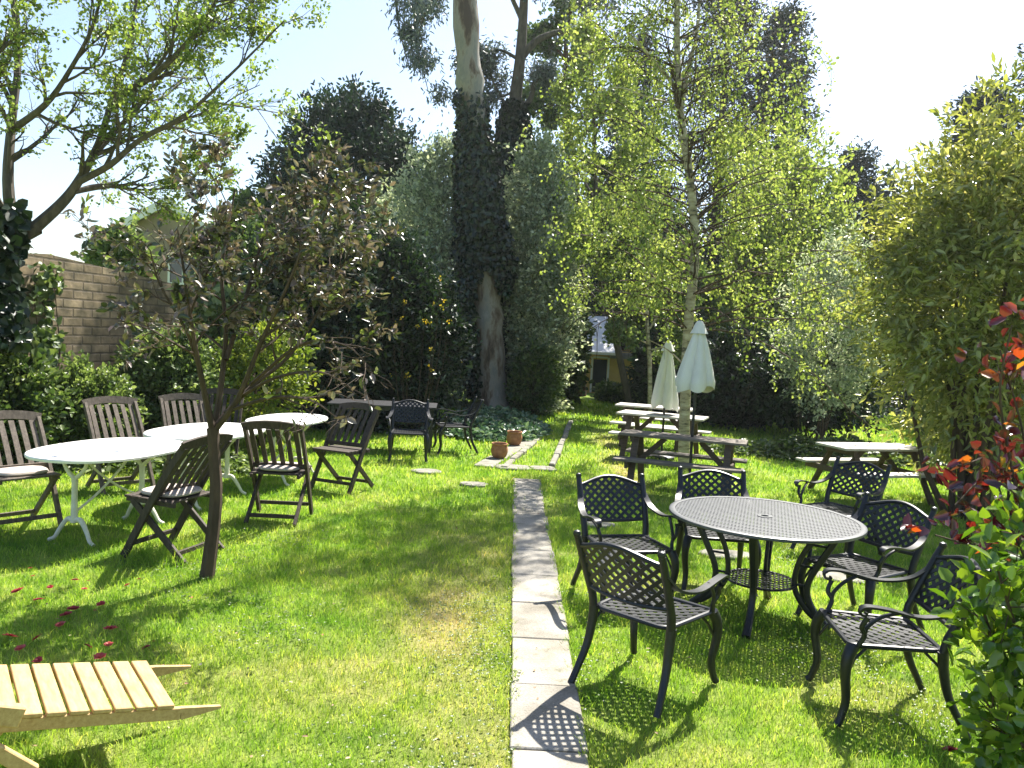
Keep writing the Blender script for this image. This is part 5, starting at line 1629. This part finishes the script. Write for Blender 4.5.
# ------------------------------------------------------------------ near shrubs at the right edge
def near_shrub(label, name, seed, base, stems, leafm, L, Wd, m, twn, spread=.7, curl=.08, bark='bark_brown', ln=.22, jit=.03, upb=.3):
    rng = np.random.default_rng(seed)
    root = thing(name, label, 'shrub', base)
    b = Vector(base)
    mb = MB(); P = []; D = []
    for pts in stems:
        q = [Vector(p) - b for p in pts]
        p, r = smooth_path(q, np.linspace(.012, .004, len(q)), 5)
        mb.tube(p, r, 6, cap=False)
        seg = np.arange(len(p))
        for i in range(twn):
            t = .25 + .75 * rng.random()
            x = t * (len(p) - 1) * .999; ii = int(x)
            c = p[ii] + (p[ii + 1] - p[ii]) * (x - ii)
            d = nrm(nrm(p[ii + 1] - p[ii]) * .5 + rng.normal(size=3) * .6 + np.array([0, 0, upb]))
            P.append(c); D.append(d)
            mb.tube([c, c + d * ln * .5, c + d * ln * .95], [.003, .0022, .0012], 4, cap=False)
        P.append(p[-1]); D.append(nrm(p[-1] - p[-2]))
    mb.build('stem', bark, root, True)
    P = np.array(P); D = np.array(D)
    C, A, NN, cl = spray_leaves(rng, P, D, ln, m, jit, spread, .7, .0)
    leaves('foliage', C, A, NN, L * (.65 + .6 * rng.random(len(C))), Wd * (.65 + .6 * rng.random(len(C))), leafm, root, rng, curl=curl, rnd=rng.random(len(C)))
def T(x, y, Y): return at(x, y, Y)
gb = (2.42, 3.30, 0)
G_ = [[gb, T(1030, 740, 3.25), T(1000, 660, 3.2), T(980, 600, 3.2)], [gb, T(1040, 700, 3.2), T(1010, 610, 3.1), T(995, 560, 3.1)], [gb, T(1035, 760, 3.1), T(1005, 730, 3.05), T(985, 700, 3.05)],
      [gb, T(1060, 650, 3.3), T(1030, 570, 3.3), T(1012, 530, 3.3)], [gb, T(1070, 720, 3.2), T(1035, 640, 3.2), T(1000, 640, 3.1)], [gb, T(1050, 740, 3.4), T(1010, 680, 3.4), T(976, 640, 3.35)], [gb, T(1090, 640, 3.3), T(1070, 560, 3.4), T(1050, 500, 3.4)],
      [gb, T(1045, 765, 3.15), T(1015, 750, 3.1), T(1000, 745, 3.1)], [gb, T(1060, 700, 3.3), T(1040, 640, 3.4), T(1020, 590, 3.45)], [gb, T(1110, 700, 3.3), T(1090, 600, 3.4), T(1080, 540, 3.4)]]
near_shrub('glossy bright green camellia-like shrub at the lower right corner in front of the metal chair', 'glossy_shrub', 141, gb, G_, 'leaf_camellia', .080, .045, 7, 16, ln=.17, jit=.03)
rb = (3.05, 4.45, 0)
RS = [[rb, T(1030, 560, 4.4), T(1010, 460, 4.4), T(1000, 390, 4.35), T(1012, 325, 4.3)], [rb, T(1040, 560, 4.3), T(1020, 500, 4.2), T(985, 480, 4.15), T(955, 505, 4.1)], [rb, T(1050, 560, 4.3), T(1020, 540, 4.2), T(975, 545, 4.1), T(935, 535, 4.05)],
      [rb, T(1050, 540, 4.4), T(1030, 470, 4.4), T(1020, 420, 4.4), T(1000, 350, 4.4)], [rb, T(1060, 540, 4.5), T(1050, 470, 4.5), T(1040, 400, 4.5), T(1030, 320, 4.5)], [rb, T(1040, 580, 4.3), T(1010, 530, 4.2), T(970, 520, 4.2)],
      [rb, T(1040, 560, 4.4), T(1020, 500, 4.4), T(990, 460, 4.4), T(965, 465, 4.4)]]
near_shrub('shrub with glossy dark red, purple and orange leaves reaching in from the right edge', 'red_leaved_shrub', 142, rb, RS, 'leaf_red', .088, .055, 4, 9, ln=.17, jit=.03, spread=.9)

# clover and daisies in the grass
def clover():
    rng = np.random.default_rng(151)
    cs = [(rng.uniform(-3.5, 3.2), rng.uniform(3.2, 9.5), rng.uniform(.08, .35)) for _ in range(20)]
    C = []
    for cx, cy_, s in cs:
        if abs(cx) > .62 * cy_: continue
        k = int(90 * s * s / .04)
        q = rng.normal(size=(min(k, 900), 2)) * s
        x = cx + q[:, 0]; y = cy_ + q[:, 1]
        ok = ~on_hard(x, y)
        C.append(np.stack([x[ok], y[ok], gz(x[ok], y[ok]) - .02 + .022 + .016 * rng.random(ok.sum())], 1))
    C = np.concatenate(C); n = len(C)
    C = np.repeat(C, 3, 0)
    a = np.repeat(rng.random(n) * 6.28, 3) + np.tile([0, 2.09, 4.19], n)
    A = np.stack([np.cos(a), np.sin(a), .25 * np.ones(3 * n)], 1)
    NN = np.tile([0, 0, 1.], (3 * n, 1)) + rng.normal(size=(3 * n, 3)) * .15
    o = leaves('clover', C, A, NN, .012, .012, 'leaf_green', None, rng)
    tag(o, 'small patches of clover leaves scattered through the mown lawn', 'clover', kind='stuff')
clover()

def litter():
    rng = np.random.default_rng(161)
    n = 240
    y = 3.2 + 9 * rng.random(n) ** 1.3; x = rng.uniform(-.62, .55, n) * y
    C = np.stack([x, y, gz(x, y) + .012 + .02 * rng.random(n)], 1)
    C[on_hard(x, y), 2] = .008
    A = rdir(rng, n); A[:, 2] *= .25
    NN = rng.normal(size=(n, 3)) * .3; NN[:, 2] += 1
    o = leaves('fallen_leaves', C, A, NN, .022 * (.6 + .9 * rng.random(n)), .012, 'dead_leaf', None, rng)
    tag(o, 'small dry leaves and petal scraps strewn over lawn and path', 'leaf litter', kind='stuff')
litter()

# ------------------------------------------------------------------ warm spring haze in the air
HAZE = .0005
def haze():
    me = bpy.data.meshes.new('haze')
    x0, x1, y0, y1, z0, z1 = -60, 60, -12, 75, -1.2, 24
    me.from_pydata([(x, y, z) for z in (z0, z1) for y in (y0, y1) for x in (x0, x1)], [], [(0, 2, 3, 1), (4, 5, 7, 6), (0, 1, 5, 4), (2, 6, 7, 3), (0, 4, 6, 2), (1, 3, 7, 5)])
    m = bpy.data.materials.new('haze'); m.use_nodes = True
    nt = m.node_tree; nt.nodes.clear()
    out = nt.nodes.new('ShaderNodeOutputMaterial')
    v = nt.nodes.new('ShaderNodeVolumePrincipled')
    v.inputs['Color'].default_value = (.93, .97, 1, 1)
    v.inputs['Density'].default_value = HAZE
    v.inputs['Anisotropy'].default_value = .55
    nt.links.new(v.outputs[0], out.inputs['Volume'])
    me.materials.append(m)
    o = bpy.data.objects.new('haze', me); COL.objects.link(o)
    tag(o, kind='stuff')
    o['label'] = 'thin bright haze in the air of the garden'; o['category'] = 'haze'
haze()
